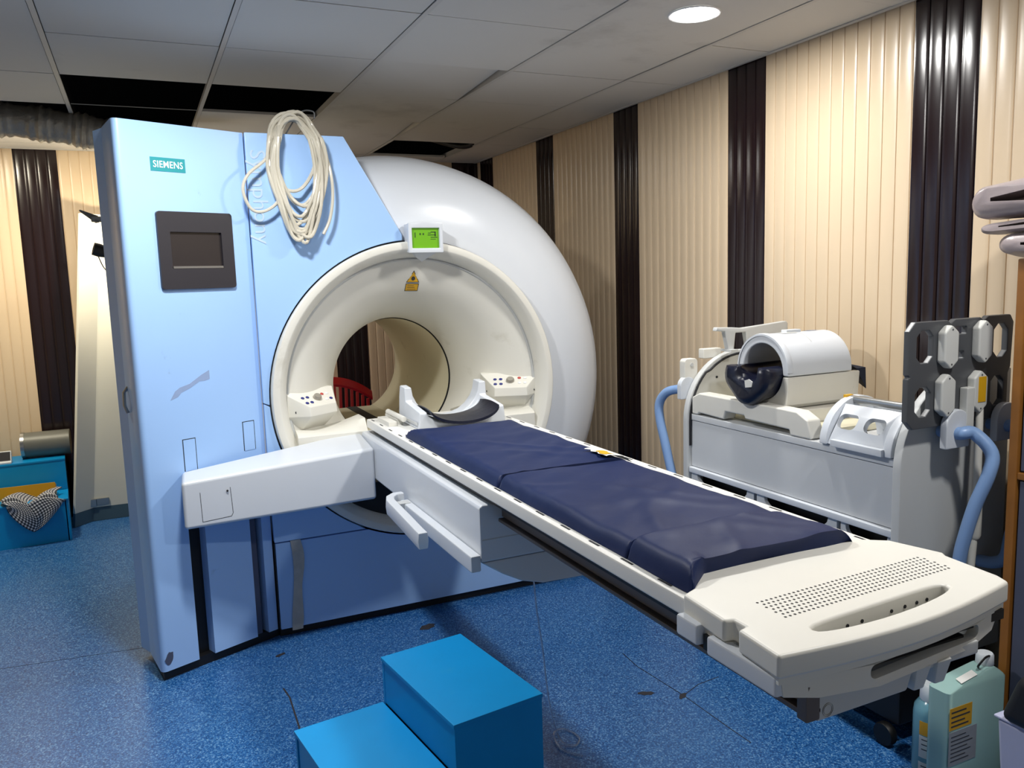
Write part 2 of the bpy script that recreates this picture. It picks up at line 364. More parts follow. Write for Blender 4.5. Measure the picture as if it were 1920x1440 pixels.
# ring around the bore mouth
B().lathe([(.65, 3.46), (.65, 3.405), (.645, 3.398), (.622, 3.394), (.616, 3.397), (.588, 3.432), (.58, 3.47)], (CX, 0, CZ), 'y', 120).build('bore_ring', CREAM, sc)
B().lathe([(.656, 3.452), (.656, 3.436), (.65, 3.436), (.65, 3.452)], (CX, 0, CZ), 'y', 120).build('ring_seam', DARKSEAM, sc)
B().lathe([(.583, 3.466), (.574, 3.462), (.570, 3.47)], (CX, 0, CZ), 'y', 120).build('inner_ring_seam', LGREY, sc)
fun = [(.575, 3.468)]
for k in range(1, 25):
    t = k/24; fun.append((.577-.272*sin(t*pi/2), 3.474+.41*(.75*(1-cos(t*pi/2))+.25*t)))
B().lathe(fun, (CX, 0, CZ), 'y', 120).build('bore_funnel', CREAM, sc, sharp=60)
B().lathe([(.305, 3.88), (.303, 3.886), (.303, 3.892), (.30, 3.896)], (CX, 0, CZ), 'y', 90).build('bore_seam', DARKSEAM, sc)
B().lathe([(.30, 3.89), (.30, 4.82)], (CX, 0, CZ), 'y', 90).build('bore_tunnel', BORE, sc)
B().lathe([(.30, 4.82), (.303, 4.83), (.31, 4.88), (.33, 4.93), (.365, 4.97)], (CX, 0, CZ), 'y', 90).build('rear_bore_rim', BORE, sc)
# track inside the bore and the tray behind it
B().prism([(CX-.14, .757), (CX+.14, .757), (CX+.10, .735), (CX, .721), (CX-.10, .735)], 'y', 3.7, 4.8).build('bore_track', BORE, sc, bevel=.008)
B().box(CX-.03, CX+.03, 3.72, 4.8, .7572, .759).build('track_slot', DARKSEAM, sc)
# blue cladding: upper main panel with slanted right edge, arc around the ring
def arcpts(a0, a1, n, r=.657): return [(CX+r*cos(radians(a0+(a1-a0)*i/n)), CZ+r*sin(radians(a0+(a1-a0)*i/n))) for i in range(n+1)]
mainp = [(.4325, 2.10), (.826, 2.10), (1.057, 1.70)]+arcpts(95, 181, 30)+[(.4325, 1.02)]
B().prism(mainp, 'y', 3.418, 3.45).build('upper_panel', BLUE, sc, bevel=.004)
B().prism([(.434, 1.016)]+arcpts(181.5, 215, 14)+[(.434, CZ+.657*sin(radians(215)))], 'y', 3.418, 3.45).build('side_panel', BLUE, sc, bevel=.003)
low = [(.434, CZ+.657*sin(radians(215))-.003)]+arcpts(215.3, 290, 26)+[(1.34, .36), (.84, .425), (.437, .425)]
B().prism(low, 'y', 3.418, 3.45).build('middle_panel', BLUE, sc, bevel=.003)
B().prism([(.44, .04), (.44, .419), (.84, .419), (1.34, .354), (2.03, .354), (2.03, .04)], 'y', 3.422, 3.45).build('lower_panel', BLUE, sc, bevel=.003)
B().prism([(.4345, .04), (.4345, .42), (.4395, .42), (.4395, .04)], 'y', 3.43, 3.45).build('panel_gap', DARKSEAM, sc)
B().box(.44, 2.02, 3.452, 3.52, 0, .62).build('panel_backing', DARKSEAM, sc)
B().prism([(p[0]+.004, p[1]-.006 if p[1] > 1.9 else p[1]) for p in mainp], 'y', 3.4502, 3.56).build('upper_backing', BLUE, sc)
# angled left wing
WA = Vector((-.03, 3.24)); WBp = Vector((.43, 3.44)); we = (WBp-WA).normalized(); wn = Vector((we.y, -we.x))
def wp(s, d=0): q = WA+we*s+wn*d; return (q.x, q.y)
SL = (WBp-WA).length
def wedge(s0, s1, back=.10, rounded=False):
    if not rounded: return [wp(s0), wp(s1), wp(s1, -back), wp(s0, -back)]
    r = .022; arc = []
    for k in range(7):
        t = k/6; a = Vector(wp(r)); c = WA; b = Vector((WA.x-.008, WA.y+r)); q = a*(1-t)**2+c*2*t*(1-t)+b*t*t; arc.append((q.x, q.y))
    return [wp(s1)]+arc+[(-.072, 3.46), (-.06, 3.50), (.05, 3.66), wp(s1, -back) if s1 < SL-.01 else (.43, 3.62)]
B().prism(wedge(0, .05, rounded=True)[:-1]+[wp(.05, -.3)], 'z', .04, 2.10).build('wing_corner', BLUE, sc)
mb = B().prism([(.05, .04), (.147, .04), (.147, .613), (.214, .613), (.214, .04), (.405, .04), (.405, .613), (.458, .613), (.458, .04), (SL-.001, .04), (SL-.001, 2.10), (.05, 2.10)], 'y', 0, .05)
mb.v = [Vector((*wp(p.x, -p.y), p.z)) for p in mb.v]; mb.build('wing_panel', BLUE, sc)
B().prism([wp(.05, -.05), wp(SL-.004, -.05), (.42, 3.6), (.06, 3.6)], 'z', .62, 2.10).build('wing_backing', BLUE, sc)
B().prism([wp(.03, -.05), wp(SL-.01, -.05), (.42, 3.6), (.06, 3.6)], 'z', .0, .60).build('wing_core', BLACK, sc)
B().prism([wp(.012, -.02), wp(SL+.02, -.02), (.45, 3.55), (-.05, 3.55), (-.055, 3.46)], 'z', .0, .039).build('wing_plinth', BLACK, sc)
for s in (.16, .414):   # cover strips of the two slots above the arm
    for q, mm, d, nm in ((0, DARKSEAM, .0007, 'slot_outline'), (.003, BLUE, .0016, 'slot_cover')):
        z0, z1 = (.80, .925) if s < .3 else (.835, .955)
        mb = B().hexa([(*wp(s-.008+q, d), z0), (*wp(s+.045-q, d), z0), (*wp(s+.045-q, -.001), z0), (*wp(s-.008+q, -.001), z0)], [(*wp(s-.008+q, d), z1-q), (*wp(s+.045-q, d), z1-q), (*wp(s+.045-q, -.001), z1-q), (*wp(s-.008+q, -.001), z1-q)])
        mb.build(nm, mm, sc)
# grey support rail in the right slot
mb = B().hexa([(*wp(.408, -.02), .04), (*wp(.44, -.02), .04), (*wp(.44, -.05), .04), (*wp(.408, -.05), .04)], [(*wp(.408, -.02), .6), (*wp(.44, -.02), .6), (*wp(.44, -.05), .6), (*wp(.408, -.05), .6)])
mb.build('slot_rail', SLATE, sc)
# logo, service screen
def onwing(s, z, d=0): p = wp(s, d); return Vector((p[0], p[1], z))
def wingbox(s0, s1, z0, z1, d0, d1): return B().hexa([(*wp(s0, d1), z0), (*wp(s1, d1), z0), (*wp(s1, d0), z0), (*wp(s0, d0), z0)], [(*wp(s0, d1), z1), (*wp(s1, d1), z1), (*wp(s1, d0), z1), (*wp(s0, d0), z1)])
lg = wingbox(.121, .253, 1.927, 1.977, 0, .0015).build('logo_plate', TEAL, sc, label='teal maker plate with white capital letters')
text_mb('SIEMENS', .0345, frame(onwing(.187, 1.951, .002), (we.x, we.y, 0), (0, 0, 1)), bold=.0003, xs=.84, space=1.06).build('lettering', LETTER, lg)
bz = wingbox(.122, .42, 1.497, 1.782, 0, .012)
fr = []
def wplate(outer, holes, d0, d1):
    mb = B().plate(outer, holes, 'y', d0, d1); mb.v = [Vector((*wp(p.x, -p.y), p.z)) for p in mb.v]; return mb
bz = wplate(rrect(.122, .421, 1.496, 1.783, .012), [rrect(.168, .372, 1.572, 1.708, .003)][0:1], -.012, .0).build('monitor_bezel', BEZEL, sc, bevel=.0025)
wingbox(.168, .372, 1.572, 1.708, -.002, .002).build('monitor_screen', SCREEN, bz)
wingbox(.170, .370, 1.573, 1.581, .002, .0135).build('metal_edge', STEEL, bz)
# faded vertical lettering near the tubing, scuff on the wing, hinge on the side
text_mb('Symphony', .085, frame((.475, 3.4165, 1.85), (0, 0, -1), (1, 0, 0)), depth=.0004, xs=1.05).build('faded_lettering', FADED, sc, label='faded cream lettering reading downwards')
mb = wplate([(.14, 1.112), (.16, 1.125), (.20, 1.135), (.25, 1.165), (.283, 1.18), (.283, 1.145), (.262, 1.14), (.24, 1.14), (.20, 1.118), (.165, 1.105), (.15, 1.09), (.12, 1.08)], [], -.0006, 0)
SCUFF = mat('grey_scuff', '#8ea3c8', .5, var=.1, vscale=40)
mb.build('scuff_mark', SCUFF, sc)
B().prism(blob(.018, .085, .022, .04, .3, seed=5), 'y', -.0008, 0)
mb = wplate(blob(.03, .09, .018, .03, -.4, seed=5), [], -.0008, 0.0); mb.build('paint_chip', SLATE, sc)
B().tube([(-.062, 3.42, 1.13), (-.078, 3.42, 1.11), (-.08, 3.42, 1.06), (-.07, 3.42, 1.03)], .006, 8).build('side_latch', STEEL, sc)
# tape
def tapef(u, v): 
    x = .497+.022*sin(v*4.2+.4)*.5+u*(.042+.006*sin(9*v)); return (x, 3.4195-.0015-.002*abs(sin(13*v+3*u)), .425-.395*v)
B().grid(tapef, 4, 30).build('duct_tape_strip', TAPE, sc, solid=False, label='strip of wrinkled grey duct tape')
# laser warning sign lying on the funnel surface
def funnel_at(r):
    for i in range(len(fun)-1):
        if fun[i][0] >= r >= fun[i+1][0]:
            t = (fun[i][0]-r)/(fun[i][0]-fun[i+1][0]+1e-9); return fun[i][1]+t*(fun[i+1][1]-fun[i][1])
def onfun(x, r, d=.0015):   # point of the funnel at lateral x, radius r, lifted d
    y = funnel_at(r); a = pi/2-(x-CX)/r; dr = .01; sl = (funnel_at(r-dr)-funnel_at(r+dr))/(-2*dr)
    n = Vector((0, -1, sl)).normalized() if False else Vector((0, -1, 0)); rr = Vector((cos(a), 0, sin(a)))
    nrm = (Vector((0, -1, 0))+rr*sl).normalized()
    return Vector((CX+r*cos(a), y, CZ+r*sin(a)))+nrm*d
WX, WR = 1.128, .47
def funpatch(poly, d, mm, nm):
    return B().add([onfun(x, r, d) for x, r in poly]+[onfun(x, r, d-.001) for x, r in poly], [list(range(len(poly))), list(range(len(poly), 2*len(poly)))[::-1]]+[(i, (i+1) % len(poly), len(poly)+(i+1) % len(poly), len(poly)+i) for i in range(len(poly))]).build(nm, mm, sc)
funpatch([(WX-.031, WR+.004), (WX+.031, WR+.004), (WX, WR+.056)], .0012, PRINT, 'warning_border')
funpatch([(WX-.026, WR+.007), (WX+.026, WR+.007), (WX, WR+.050)], .0018, YELLOW, 'laser_warning_triangle')
funpatch([(WX+.009*cos(a), WR+.021+.009*sin(a)) for a in [2*pi*k/10 for k in range(10)]], .0024, PRINT, 'laser_symbol')
funpatch([(WX-.031, WR-.034), (WX+.031, WR-.034), (WX+.031, WR-.001), (WX-.031, WR-.001)], .0012, PRINT, 'warning_border')
funpatch([(WX-.028, WR-.031), (WX+.028, WR-.031), (WX+.028, WR-.004), (WX-.028, WR-.004)], .0018, YELLOW, 'warning_text_plate')
for q in range(3): funpatch([(WX-.022, WR-.027+q*.008), (WX+.02-q*.006, WR-.027+q*.008), (WX+.02-q*.006, WR-.0255+q*.008), (WX-.022, WR-.0255+q*.008)], .0022, PRINT, 'warning_text_line')
# LCD display over the ring
DX, DZ = 1.148, 1.682
dp = B(); top = [(DX+.078-.156*i/8, DZ+.062+.008*sin(pi*i/8)) for i in range(9)]
dpo = dp.plate([(DX-.078, DZ-.064), (DX+.078, DZ-.064)]+top, [rrect(DX-.062, DX+.062, DZ-.044, DZ+.041, .003)], 'y', 3.365, 3.385).build('display_housing', WHITE, sc, bevel=.004)
B().prism([(DX-.074, DZ-.06), (DX+.074, DZ-.06), (DX+.074, DZ+.06), (DX-.074, DZ+.06)], 'y', 3.384, 3.44).build('display_body', WHITE, dpo)
B().box(DX-.062, DX+.062, 3.378, 3.384, DZ-.044, DZ+.041).build('lcd_screen', LCD, dpo)
mb = B()
for x, z, ww, hh in [(-.045, .012, .004, .022), (-.022, .016, .006, .008), (-.008, .016, .006, .008), (.02, .02, .012, .003), (.036, .024, .02, .004), (.03, .012, .036, .003), (.04, .002, .03, .003), (.036, -.006, .024, .002), (.046, .016, .006, .02)]:
    mb.box(DX+x-ww/2, DX+x+ww/2, 3.377, 3.379, DZ+z-hh/2, DZ+z+hh/2)
mb.build('lcd_digits', LCDTXT, dpo)
B().hull([(DX-.05, 3.44, DZ-.064), (DX+.05, 3.44, DZ-.064), (DX-.05, 3.39, DZ-.064), (DX+.05, 3.39, DZ-.064), (DX, 3.44, DZ-.10)]).build('laser_window', WHITE, dpo)
# apron below the bore mouth on both sides of the table
for sx, x0, x1 in ((-1, .56, .86), (1, 1.375, 1.665)):
    xa = x0 if sx < 0 else x1; xb = x1 if sx < 0 else x0
    pr = [(3.405, .56), (3.405, .862), (3.415, .872), (3.45, .885), (3.56, .885), (3.78, .86), (3.78, .56)]
    sec = []
    for f in [i/8 for i in range(9)]:
        x = xa+(xb-xa)*f; dip = -.02*sin(pi*f)
        sec.append([(x, y, z+(dip if z > .8 and y > 3.44 else 0)+(.03*f if z > .86 and y > 3.44 else 0)) for y, z in pr])
    B().loft(sec).build('bore_apron', CREAM, sc, bevel=.004, ang=50)
# control pods
def pod(cx, cy, ang, sgn):
    u = Vector((cos(ang), sin(ang), 0)); v = Vector((sin(ang), -cos(ang), 0))
    def P(a, b, z): return Vector((cx, cy, 0))+u*a+v*b+Vector((0, 0, z))
    mb = B().hull([P(-.14, 0, 1.046), P(.14, 0, 1.046), P(-.075, .085, .985), P(.075, .085, .985), P(-.142, -.01, .945), P(.142, -.01, .945), P(-.078, .088, .945), P(.078, .088, .945), P(-.06, .0, .865), P(.06, .0, .865), P(-.14, -.06, 1.046), P(.14, -.06, 1.046), P(-.1, -.06, .87), P(.1, -.06, .87)])
    po = mb.build('control_pod', CREAM, sc, bevel=.003)
    ez = (P(0, .085, .985)-P(0, 0, 1.046)).normalized(); nn = u.cross(-ez).normalized()
    if nn.z < 0: nn = -nn
    def T(a, t): return P(a, 0, 1.046)+ez*t
    def disc(a, t, ra, rb, h, mm, nm, cap=True):
        rings = []
        for hh, k in ((-.002, 1), (h*.7, 1), (h, .85), (h, .05)):
            rings.append([T(a, t)+u*ra*k*cos(q)+ez*rb*k*sin(q)+nn*hh for q in [2*pi*i/14 for i in range(14)]])
        B().loft(rings).build(nm, mm, po)
    for a in (-.072, -.045):
        for t in (.045, .078): disc(a, t, .0085, .007, .003, BTNB, 'blue_button')
    disc(0, .058, .019, .017, .016, KNOB, 'knob')
    for a, t, mm, nm in ((.044, .04, BTNR, 'red_button'), (.072, .04, BTNW, 'white_button'), (.044, .074, BTNW, 'white_button'), (.07, .074, BTNB if sgn < 0 else BTNW, 'blue_button' if sgn < 0 else 'white_button')): disc(a, t, .0085, .007, .003, mm, nm)
    for a in (-.115, .115): 
        B().lathe([(.0001, -.001), (.005, -.001), (.005, .001), (.0001, .001)], (0, 0, 0), 'z', 10).xf(frame(P(a*.97, .036, .965), u, (0, 0, 1))).build('screw_hole', DARKSEAM, po)
pod(.640, 3.535, radians(33), -1)
pod(1.598, 3.535, radians(-22), 1)
# lifting arm from wing to the table support
mb = B().hexa([(.088, 3.15, .61), (.83, 3.205, .61), (.83, 3.45, .61), (.098, 3.30, .61)], [(.088, 3.15, .79), (.83, 3.205, .826), (.83, 3.45, .86), (.098, 3.30, .80)])
arm = mb.build('lift_arm', WHITE, sc, bevel=.014, segs=4)
def armpt(x, z, d=.0006): t = (x-.088)/(.83-.088); return (x, 3.15+.055*t-d, z)
hp = [(.15, .745), (.152, .632), (.255, .638), (.262, .65), (.258, .75)]
mb = B()
for i in range(len(hp)-1):
    a, b = hp[i], hp[i+1]; dx, dz = b[0]-a[0], b[1]-a[1]; l = sqrt(dx*dx+dz*dz); nx, nz = -dz/l*.0009, dx/l*.0009
    mb.add([armpt(a[0]-nx, a[1]-nz), armpt(a[0]+nx, a[1]+nz), armpt(b[0]+nx, b[1]+nz), armpt(b[0]-nx, b[1]-nz)], [(0, 1, 2, 3)])
mb.build('hatch_outline', DARKSEAM, arm, solid=False)
B().lathe([(.0001, 0), (.004, 0), (.004, .002), (.0001, .002)], (.247, 3.157, .738), 'y', 12).build('hatch_screw', DARKSEAM, arm)
# table support: box with a shallow hull underneath
sp = B().prism([(.83, .692), (.83, .853), (.838, .862), (1.395, .862), (1.4, .853), (1.4, .692)], 'y', 2.075, 3.42).build('table_support', WHITE, sc, bevel=.006)
B().prism([(.832, .691), (.90, .645), (.96, .613), (1.03, .594), (1.2, .59), (1.27, .613), (1.33, .645), (1.398, .691)], 'y', 2.078, 3.42).build('support_hull', GREYM, sc, bevel=.006, ang=50)
B().box(.836, 1.394, 2.0742, 2.076, .757, .760).build('support_seam', LGREY, sc)
# side handle and trim bar on the support
hb = B(); hb.box(.797, .829, 2.07, 2.76, .668, .718)
ho = hb.build('side_bar', WHITE, sc, bevel=.006)
B().prism(rrect(2.30, 2.78, .745, .80, .012), 'x', .79, .80) if False else None
mb = B(); pathy = [(.815, 2.775, .715), (.785, 2.775, .715), (.762, 2.755, .713), (.752, 2.72, .71), (.752, 2.55, .70), (.752, 2.40, .69), (.752, 2.36, .688)]
rings = []
for i, p in enumerate(pathy):
    hw = .016
    d = Vector(pathy[min(i+1, len(pathy)-1)])-Vector(pathy[max(i-1, 0)]); d.normalize(); sd = Vector((d.y, -d.x, 0)).normalized()
    rings.append([Vector(p)+sd*a*.015+Vector((0, 0, b*.034)) for a, b in ((-1, -.8), (1, -.8), (1.2, 0), (1, .8), (-1, .8), (-1.2, 0))])
mb.loft(rings).build('grip_handle', WHITE, sc, bevel=.004, ang=25)
B().box(.78, .82, 2.70, 2.74, .695, .72).build('grip_bracket', LGREY, sc)

# ------------------------------------------------------------------ patient table
tb = thing('patient_table', 'long white sliding patient table running out of the bore towards the viewer', 'table', (CX, 2.2, .862))
T0, T1, TZ = .845, 1.385, .92
brd = B().box(T0, T1, 1.10, 3.37, .884, TZ).build('table_board', TABLEW, tb, bevel=.005)
for k in range(17):
    y = 1.2+k*.131
    for x in (T0+.012, T1-.017): B().box(x, x+.005, y, y+.042, TZ-.001, TZ+.0008).build('edge_slot', DARKSEAM, tb)
B().box(T0+.02, T1-.02, .90, 3.34, .8655, .884).build('rail_recess', BLACK, tb)
for a, b, yn in ((.893, .903, .885), (1.327, 1.337, 1.25)):
    B().box(a, b, yn+.005, 2.06, .826, .868).build('rail_web', BRONZE, tb)
    B().box(a-.012, b+.012, yn, 2.06, .812, .822).build('lower_rail', BRONZE, tb, bevel=.002)
# head end fittings
mb = B(); mb.box(.875, .91, 3.13, 3.3, TZ, TZ+.018); mb.box(.92, .945, 3.16, 3.34, TZ, TZ+.022); mb.tube([(.93, 3.1, TZ+.03), (.93, 3.33, TZ+.03)], .012, 10)
mb.build('coil_sockets', IVORY, tb, bevel=.002)
# end cap
def ecap(ins=0):
    L = [(.818+ins, .875+ins), (.826+ins, .975), (.846+ins, .98), (.846+ins, 1.008), (.829+ins, 1.013), (.838+ins, 1.135), (.872+ins, 1.15), (.90+ins, 1.178), (.93+ins, 1.205-ins), (1.33-ins, 1.207-ins), (1.385-ins, 1.165-ins), (1.413-ins, 1.06), (1.403-ins, 1.045), (1.39-ins, .93+ins*.5), (1.378-ins, .902+ins)]
    near = [(1.378-ins+(.818+ins-1.378+ins)*k/10, .902+ins+(.875-.902)*k/10-.028*sin(pi*k/10)) for k in range(1, 10)]
    return L+near[::1]
slot = []
for k in range(25):
    a = 2*pi*k/24
sl0, sl1 = (.93, .922), (1.268, .945)
cap_slot = [(sl0[0]+(sl1[0]-sl0[0])*(.5+.5*cos(2*pi*k/28)*1.0), (sl0[1]+sl1[1])/2-.002+(.5*cos(2*pi*k/28))*(sl1[1]-sl0[1])+.021*(abs(sin(2*pi*k/28))**.7)*(1 if sin(2*pi*k/28) > 0 else -1)-.008*sin(pi*(.5+.5*cos(2*pi*k/28)))) for k in range(28)]
ec = B().plate(ecap(), [cap_slot], 'z', .893, .932).build('end_cap', IVORY, tb, bevel=.006, segs=3, ang=50)
mb = B(); rows = 7; cols = 40
for r in range(rows):
    for c in range(cols):
        t = (c+.5*(r % 2))/cols; x = .925+.43*t; y = .975+.0112*r+.022*t
        x += .0
        mb.add([(x+.0027*cos(2*pi*k/6), y+.0027*sin(2*pi*k/6), .9324) for k in range(6)], [tuple(range(6))])
tag(mb.build('perforations', DARKSEAM, ec, solid=False), kind='stuff')
for k in range(6):
    q = cap_slot[3+k+(k > 3)]; B().lathe([(.0001, -.0012), (.0035, -.0012), (.0035, .002), (.0001, .002)], (q[0], q[1], .909), 'y', 8).build('vent_dot', DARKSEAM, ec)
B().box(.94, 1.26, .90, .965, .853, .857).build('slot_shade', DARKSEAM, ec)  # dark plate painting in the shade inside the hollow slot
B().plate(ecap(.005), [cap_slot], 'z', .882, .893).build('cap_gasket', IVORY, ec)
# skirt under the cap with hand slot
def skirt_pts(n=16, off=0):
    return [(.83+(1.36-.83)*k/n, .888+.022*k/n-.028*sin(pi*k/n)+off) for k in range(n+1)]
def skirtY(x): t = (x-.83)/.53; return .884+.022*t-.028*sin(pi*max(0, min(1, t)))
mb = B().plate([(.832, .884), (.836, .858), (.90, .845), (1.02, .838), (1.26, .838), (1.335, .85), (1.362, .884)], [rrect(1.0, 1.285, .853, .877, .011, 6)], 'y', 0, .02)
mb.v = [Vector((p.x, skirtY(p.x)+p.y, p.z)) for p in mb.v]
mb.build('cap_skirt', IVORY, tb, bevel=.004, ang=50)
B().prism([(.86, .965), (1.36, .985), (1.36, 1.12), (.86, 1.12)], 'z', .85, .884).build('cap_core', CREAM, tb)
B().prism([(.907, .798), (.907, .85), (1.28, .85), (1.28, .825), (1.115, .825), (1.105, .80)], 'y', .885, 1.0).build('end_box', LGREY, tb, bevel=.004)
for x in (1.115, 1.165): B().hull([(x, .905, .845), (x+.035, .905, .845), (x, .875, .84), (x+.035, .875, .84), (x+.006, .885, .795), (x+.03, .885, .795), (x+.006, .905, .795), (x+.03, .905, .795)]).build('release_lever', POD, tb, bevel=.003)
B().box(.878, .906, .878, .90, .806, .868).build('rail_end', BRONZE, tb, bevel=.003)
B().lathe([(.011, 0), (.011, .0015), (.0085, .0015), (.0085, 0)], (.928, .8842, .814), 'y', 18).build('cable_hole', DARKSEAM, tb)
for y0, y1, z0, z1 in ((1.075, 1.135, .862, .9), (.885, 1.05, .858, .892)):
    B().box(.822, .848, y0, y1, z0, z1).build('bumper', WHITE, tb, bevel=.005)
B().box(.832, .84, 1.054, 1.07, .858, .885).build('bumper_gap', BLACK, tb)
# ------------------------------------------------------------------ mattress pads
def pad(name, label, x0, x1, y0, y1, seed, h=.034, clip=None, tab=False):
    nu, nv = 60, 80
    def f(u, v):
        x = x0+(x1-x0)*u; y = y0+(y1-y0)*v
        eu = min(u, 1-u)*(x1-x0); ev = min(v, 1-v)*(y1-y0)
        k = 1-max(0, 1-eu/(.03 if u < .5 else .07))**2.2; q = min(1-max(0, 1-v*(y1-y0)/(.15 if clip and u > .14 else (.06 if clip else .006)))**2.2, 1-max(0, 1-(1-v)*(y1-y0)/(.05 if tab else .006))**2.2)
        z = h*min(k, q)**.8
        z += .0045*noise.noise(Vector((x*5+seed, y*5, 0)))*min(k, q)+.0030*noise.noise(Vector((x*9-y*14+seed, x*10, 1)))*min(k, q)
        for a, b, c, wd, amp in ((.35, .6, .5, .02, .003), (-.5, .4, -.1, .016, .0035), (.7, .7, 1.0, .02, .003)):
            d = abs((x-x0)*a+(y-y0)*b-c*.4+.02*sin(20*x+seed)); z += amp*math.exp(-(d/wd)**2)*min(k, q)
        x += .006*noise.noise(Vector((y*6+seed, 3, 0)))*(1 if u < .5 else -1); y += .008*noise.noise(Vector((x*6, round(y0 if v < .5 else y1, 1), 2)))*abs(2*v-1)
        if tab and v > .985: y += .0
        if tab and v > .9: y += (v-.9)/.1*(.018*(abs(2*u-1)**4)); z += .01*(abs(2*u-1)**6)*(v-.9)/.1
        if clip and v < .35:  y += (1-v/.35)*clip(u)
        return (x, y, TZ+.0015+z)
    mb = B().grid(f, nu, nv)
    ring = [i for i in range(nu+1)]+[j*(nu+1)+nu for j in range(1, nv+1)]+[nv*(nu+1)+i for i in range(nu-1, -1, -1)]+[j*(nu+1) for j in range(nv-1, 0, -1)]
    base = len(mb.v); mb.add([(mb.v[i].x, mb.v[i].y, TZ+.0012) for i in ring], [])
    n = len(ring); mb.f += [[ring[i], ring[(i+1) % n], base+(i+1) % n, base+i] for i in range(n)]+[[base+i for i in range(n)]]; mb.mi += [0]*(n+1)
    o = mb.build(name, NAVY, sharp=70); return tag(o, label, 'cushion', 'navy pads in a row on the patient table')
pad('mattress_pad', 'navy vinyl mattress pad at the scanner end of the table', .866, 1.315, 2.0225, 2.86, 3.1, tab=True)
pad('mattress_pad', 'navy vinyl mattress pad in the middle of the table', .866, 1.315, 1.3685, 2.0215, 8.7)
pad('mattress_pad', 'glossy navy vinyl mattress pad against the white perforated end cap', .864, 1.315, 1.10, 1.3675, 14.2, h=.046, clip=lambda u: .042+.060*min(1, u/.15))

# torn label on the right edge of the pad at the scanner end
def padz(x):
    eu = max(0, 1.315-x); return TZ+.0125+.034*max(0, 1-max(0, 1-eu/.07)**2.2)**.8
def tornf(u, v):
    x = 1.225+.095*u+.006*sin(17*v)*(1-u); y = 2.03+.125*v+.008*sin(11*u); return (x, y, padz(min(x, 1.312)))
pad0 = bpy.data.objects['mattress_pad']
B().grid(tornf, 12, 6).build('torn_label', PAPER, pad0, solid=False, label='torn white label with a yellow corner')
def yelf(u, v): p = tornf(.04+.28*u, .1+.45*v); return (p[0], p[1], p[2]+.0012)
B().grid(yelf, 6, 4).build('yellow_corner', YELLOW, pad0, solid=False, label='yellow corner of the torn label')

# head cradle with its cushion
hc = thing('head_cradle', 'white U-shaped head cradle standing on the scanner end of the table', 'head rest', (1.14, 3.13, TZ))
def cradle_sec(y, hgt, iw=.150, base=.012):
    # outer half width, wall thickness
    ow = .185; top = TZ+hgt; pts = [(1.14-ow, TZ+.001), (1.14+ow, TZ+.001), (1.14+ow*.97, top), (1.14+iw+.004, top)]
    for k in range(13):
        a = -pi*k/12; pts.append((1.14+iw*cos(a)*1.0, TZ+base+(top-TZ-base)*(1+sin(a)*1.0)*1.0))
    pts += [(1.14-iw-.004, top), (1.14-ow*.97, top)]
    return [(x, y, z) for x, z in pts]
B().loft([cradle_sec(2.985, .058), cradle_sec(2.99, .068), cradle_sec(3.16, .088), cradle_sec(3.17, .092), cradle_sec(3.175, .145), cradle_sec(3.24, .15), cradle_sec(3.255, .10)]).build('cradle_shell', WHITE, hc, bevel=.004, ang=45)
B().box(.951, .955, 3.0, 3.15, TZ+.018, TZ+.028).build('side_slot', LGREY, hc)
mb = B()
def cush(u, v):
    a = pi*(1.06+.88*u); y = 2.95+.20*v-.02*sin(pi*u); r = .146; 
    return (1.14+r*cos(a), y, TZ+.086+.058*sin(a)+.008*sin(pi*v))
mb.grid(cush, 20, 10); 
o = len(mb.v); nn_ = len(mb.v)
mb2 = [(p.x, p.y, p.z-.011) for p in mb.v]
fs = [list(f)[::-1] for f in mb.f]; mb.add(mb2, fs)
edge = [i for i in range(21)]+[j*21+20 for j in range(1, 11)]+[10*21+i for i in range(19, -1, -1)]+[j*21 for j in range(9, 0, -1)]
mb.f += [[edge[i], edge[(i+1) % len(edge)], nn_+edge[(i+1) % len(edge)], nn_+edge[i]] for i in range(len(edge))]; mb.mi += [0]*len(edge)
tag(mb.build('neck_cushion', NAVYD, sharp=60), 'dark navy curved neck cushion lying in the white head cradle', 'cushion')

# ------------------------------------------------------------------ coiled tubing over the panel
tg = thing('tubing_coil', 'coil of milky plastic tubing hung over the top of the blue scanner panel', 'tubing', (.62, 3.37, 1.64))
rnd = random.Random(4); N = 15; path = []
loops = [dict(cx=.625+rnd.uniform(-.016, .016), w=rnd.uniform(.075, .115), top=2.19-rnd.uniform(0, .035), bot=rnd.choice([1.66, 1.68, 1.70, 1.74, 1.80])+rnd.uniform(-.01, .02), d=rnd.uniform(0, .04), sk=rnd.uniform(-.09, .09)) for _ in range(N)]
loops[2].update(bot=1.935, w=.07, sk=0); loops[5].update(bot=1.65, cx=.61, sk=0); loops[7].update(w=.122, bot=1.70, cx=.63, sk=0)
for i in range(N):
    A, C = loops[i], loops[(i+1) % N]
    for k in range(40):
        t = k/40; g_ = lambda n: A[n]*(1-t)+C[n]*t
        a = pi/2+2*pi*t; z = (g_('top')+g_('bot'))/2+(g_('top')-g_('bot'))/2*sin(a)
        narrow = .62+.38*min(1, max(0, (z-1.66)/.3)); x = g_('cx')+g_('sk')*(2.0-z)+g_('w')*cos(a)*narrow*(1 if z < 2.05 else 1)
        lift = max(0, min(1, (z-2.075)/.05)); y = 3.392-.006-g_('d')*.9-.012*sin(3*a)**2+lift*(.052+.0)
        path.append((x, y, z))
B().tube(path, .0072, 8, cap=True).build('tubing_loops', HOSE, tg)
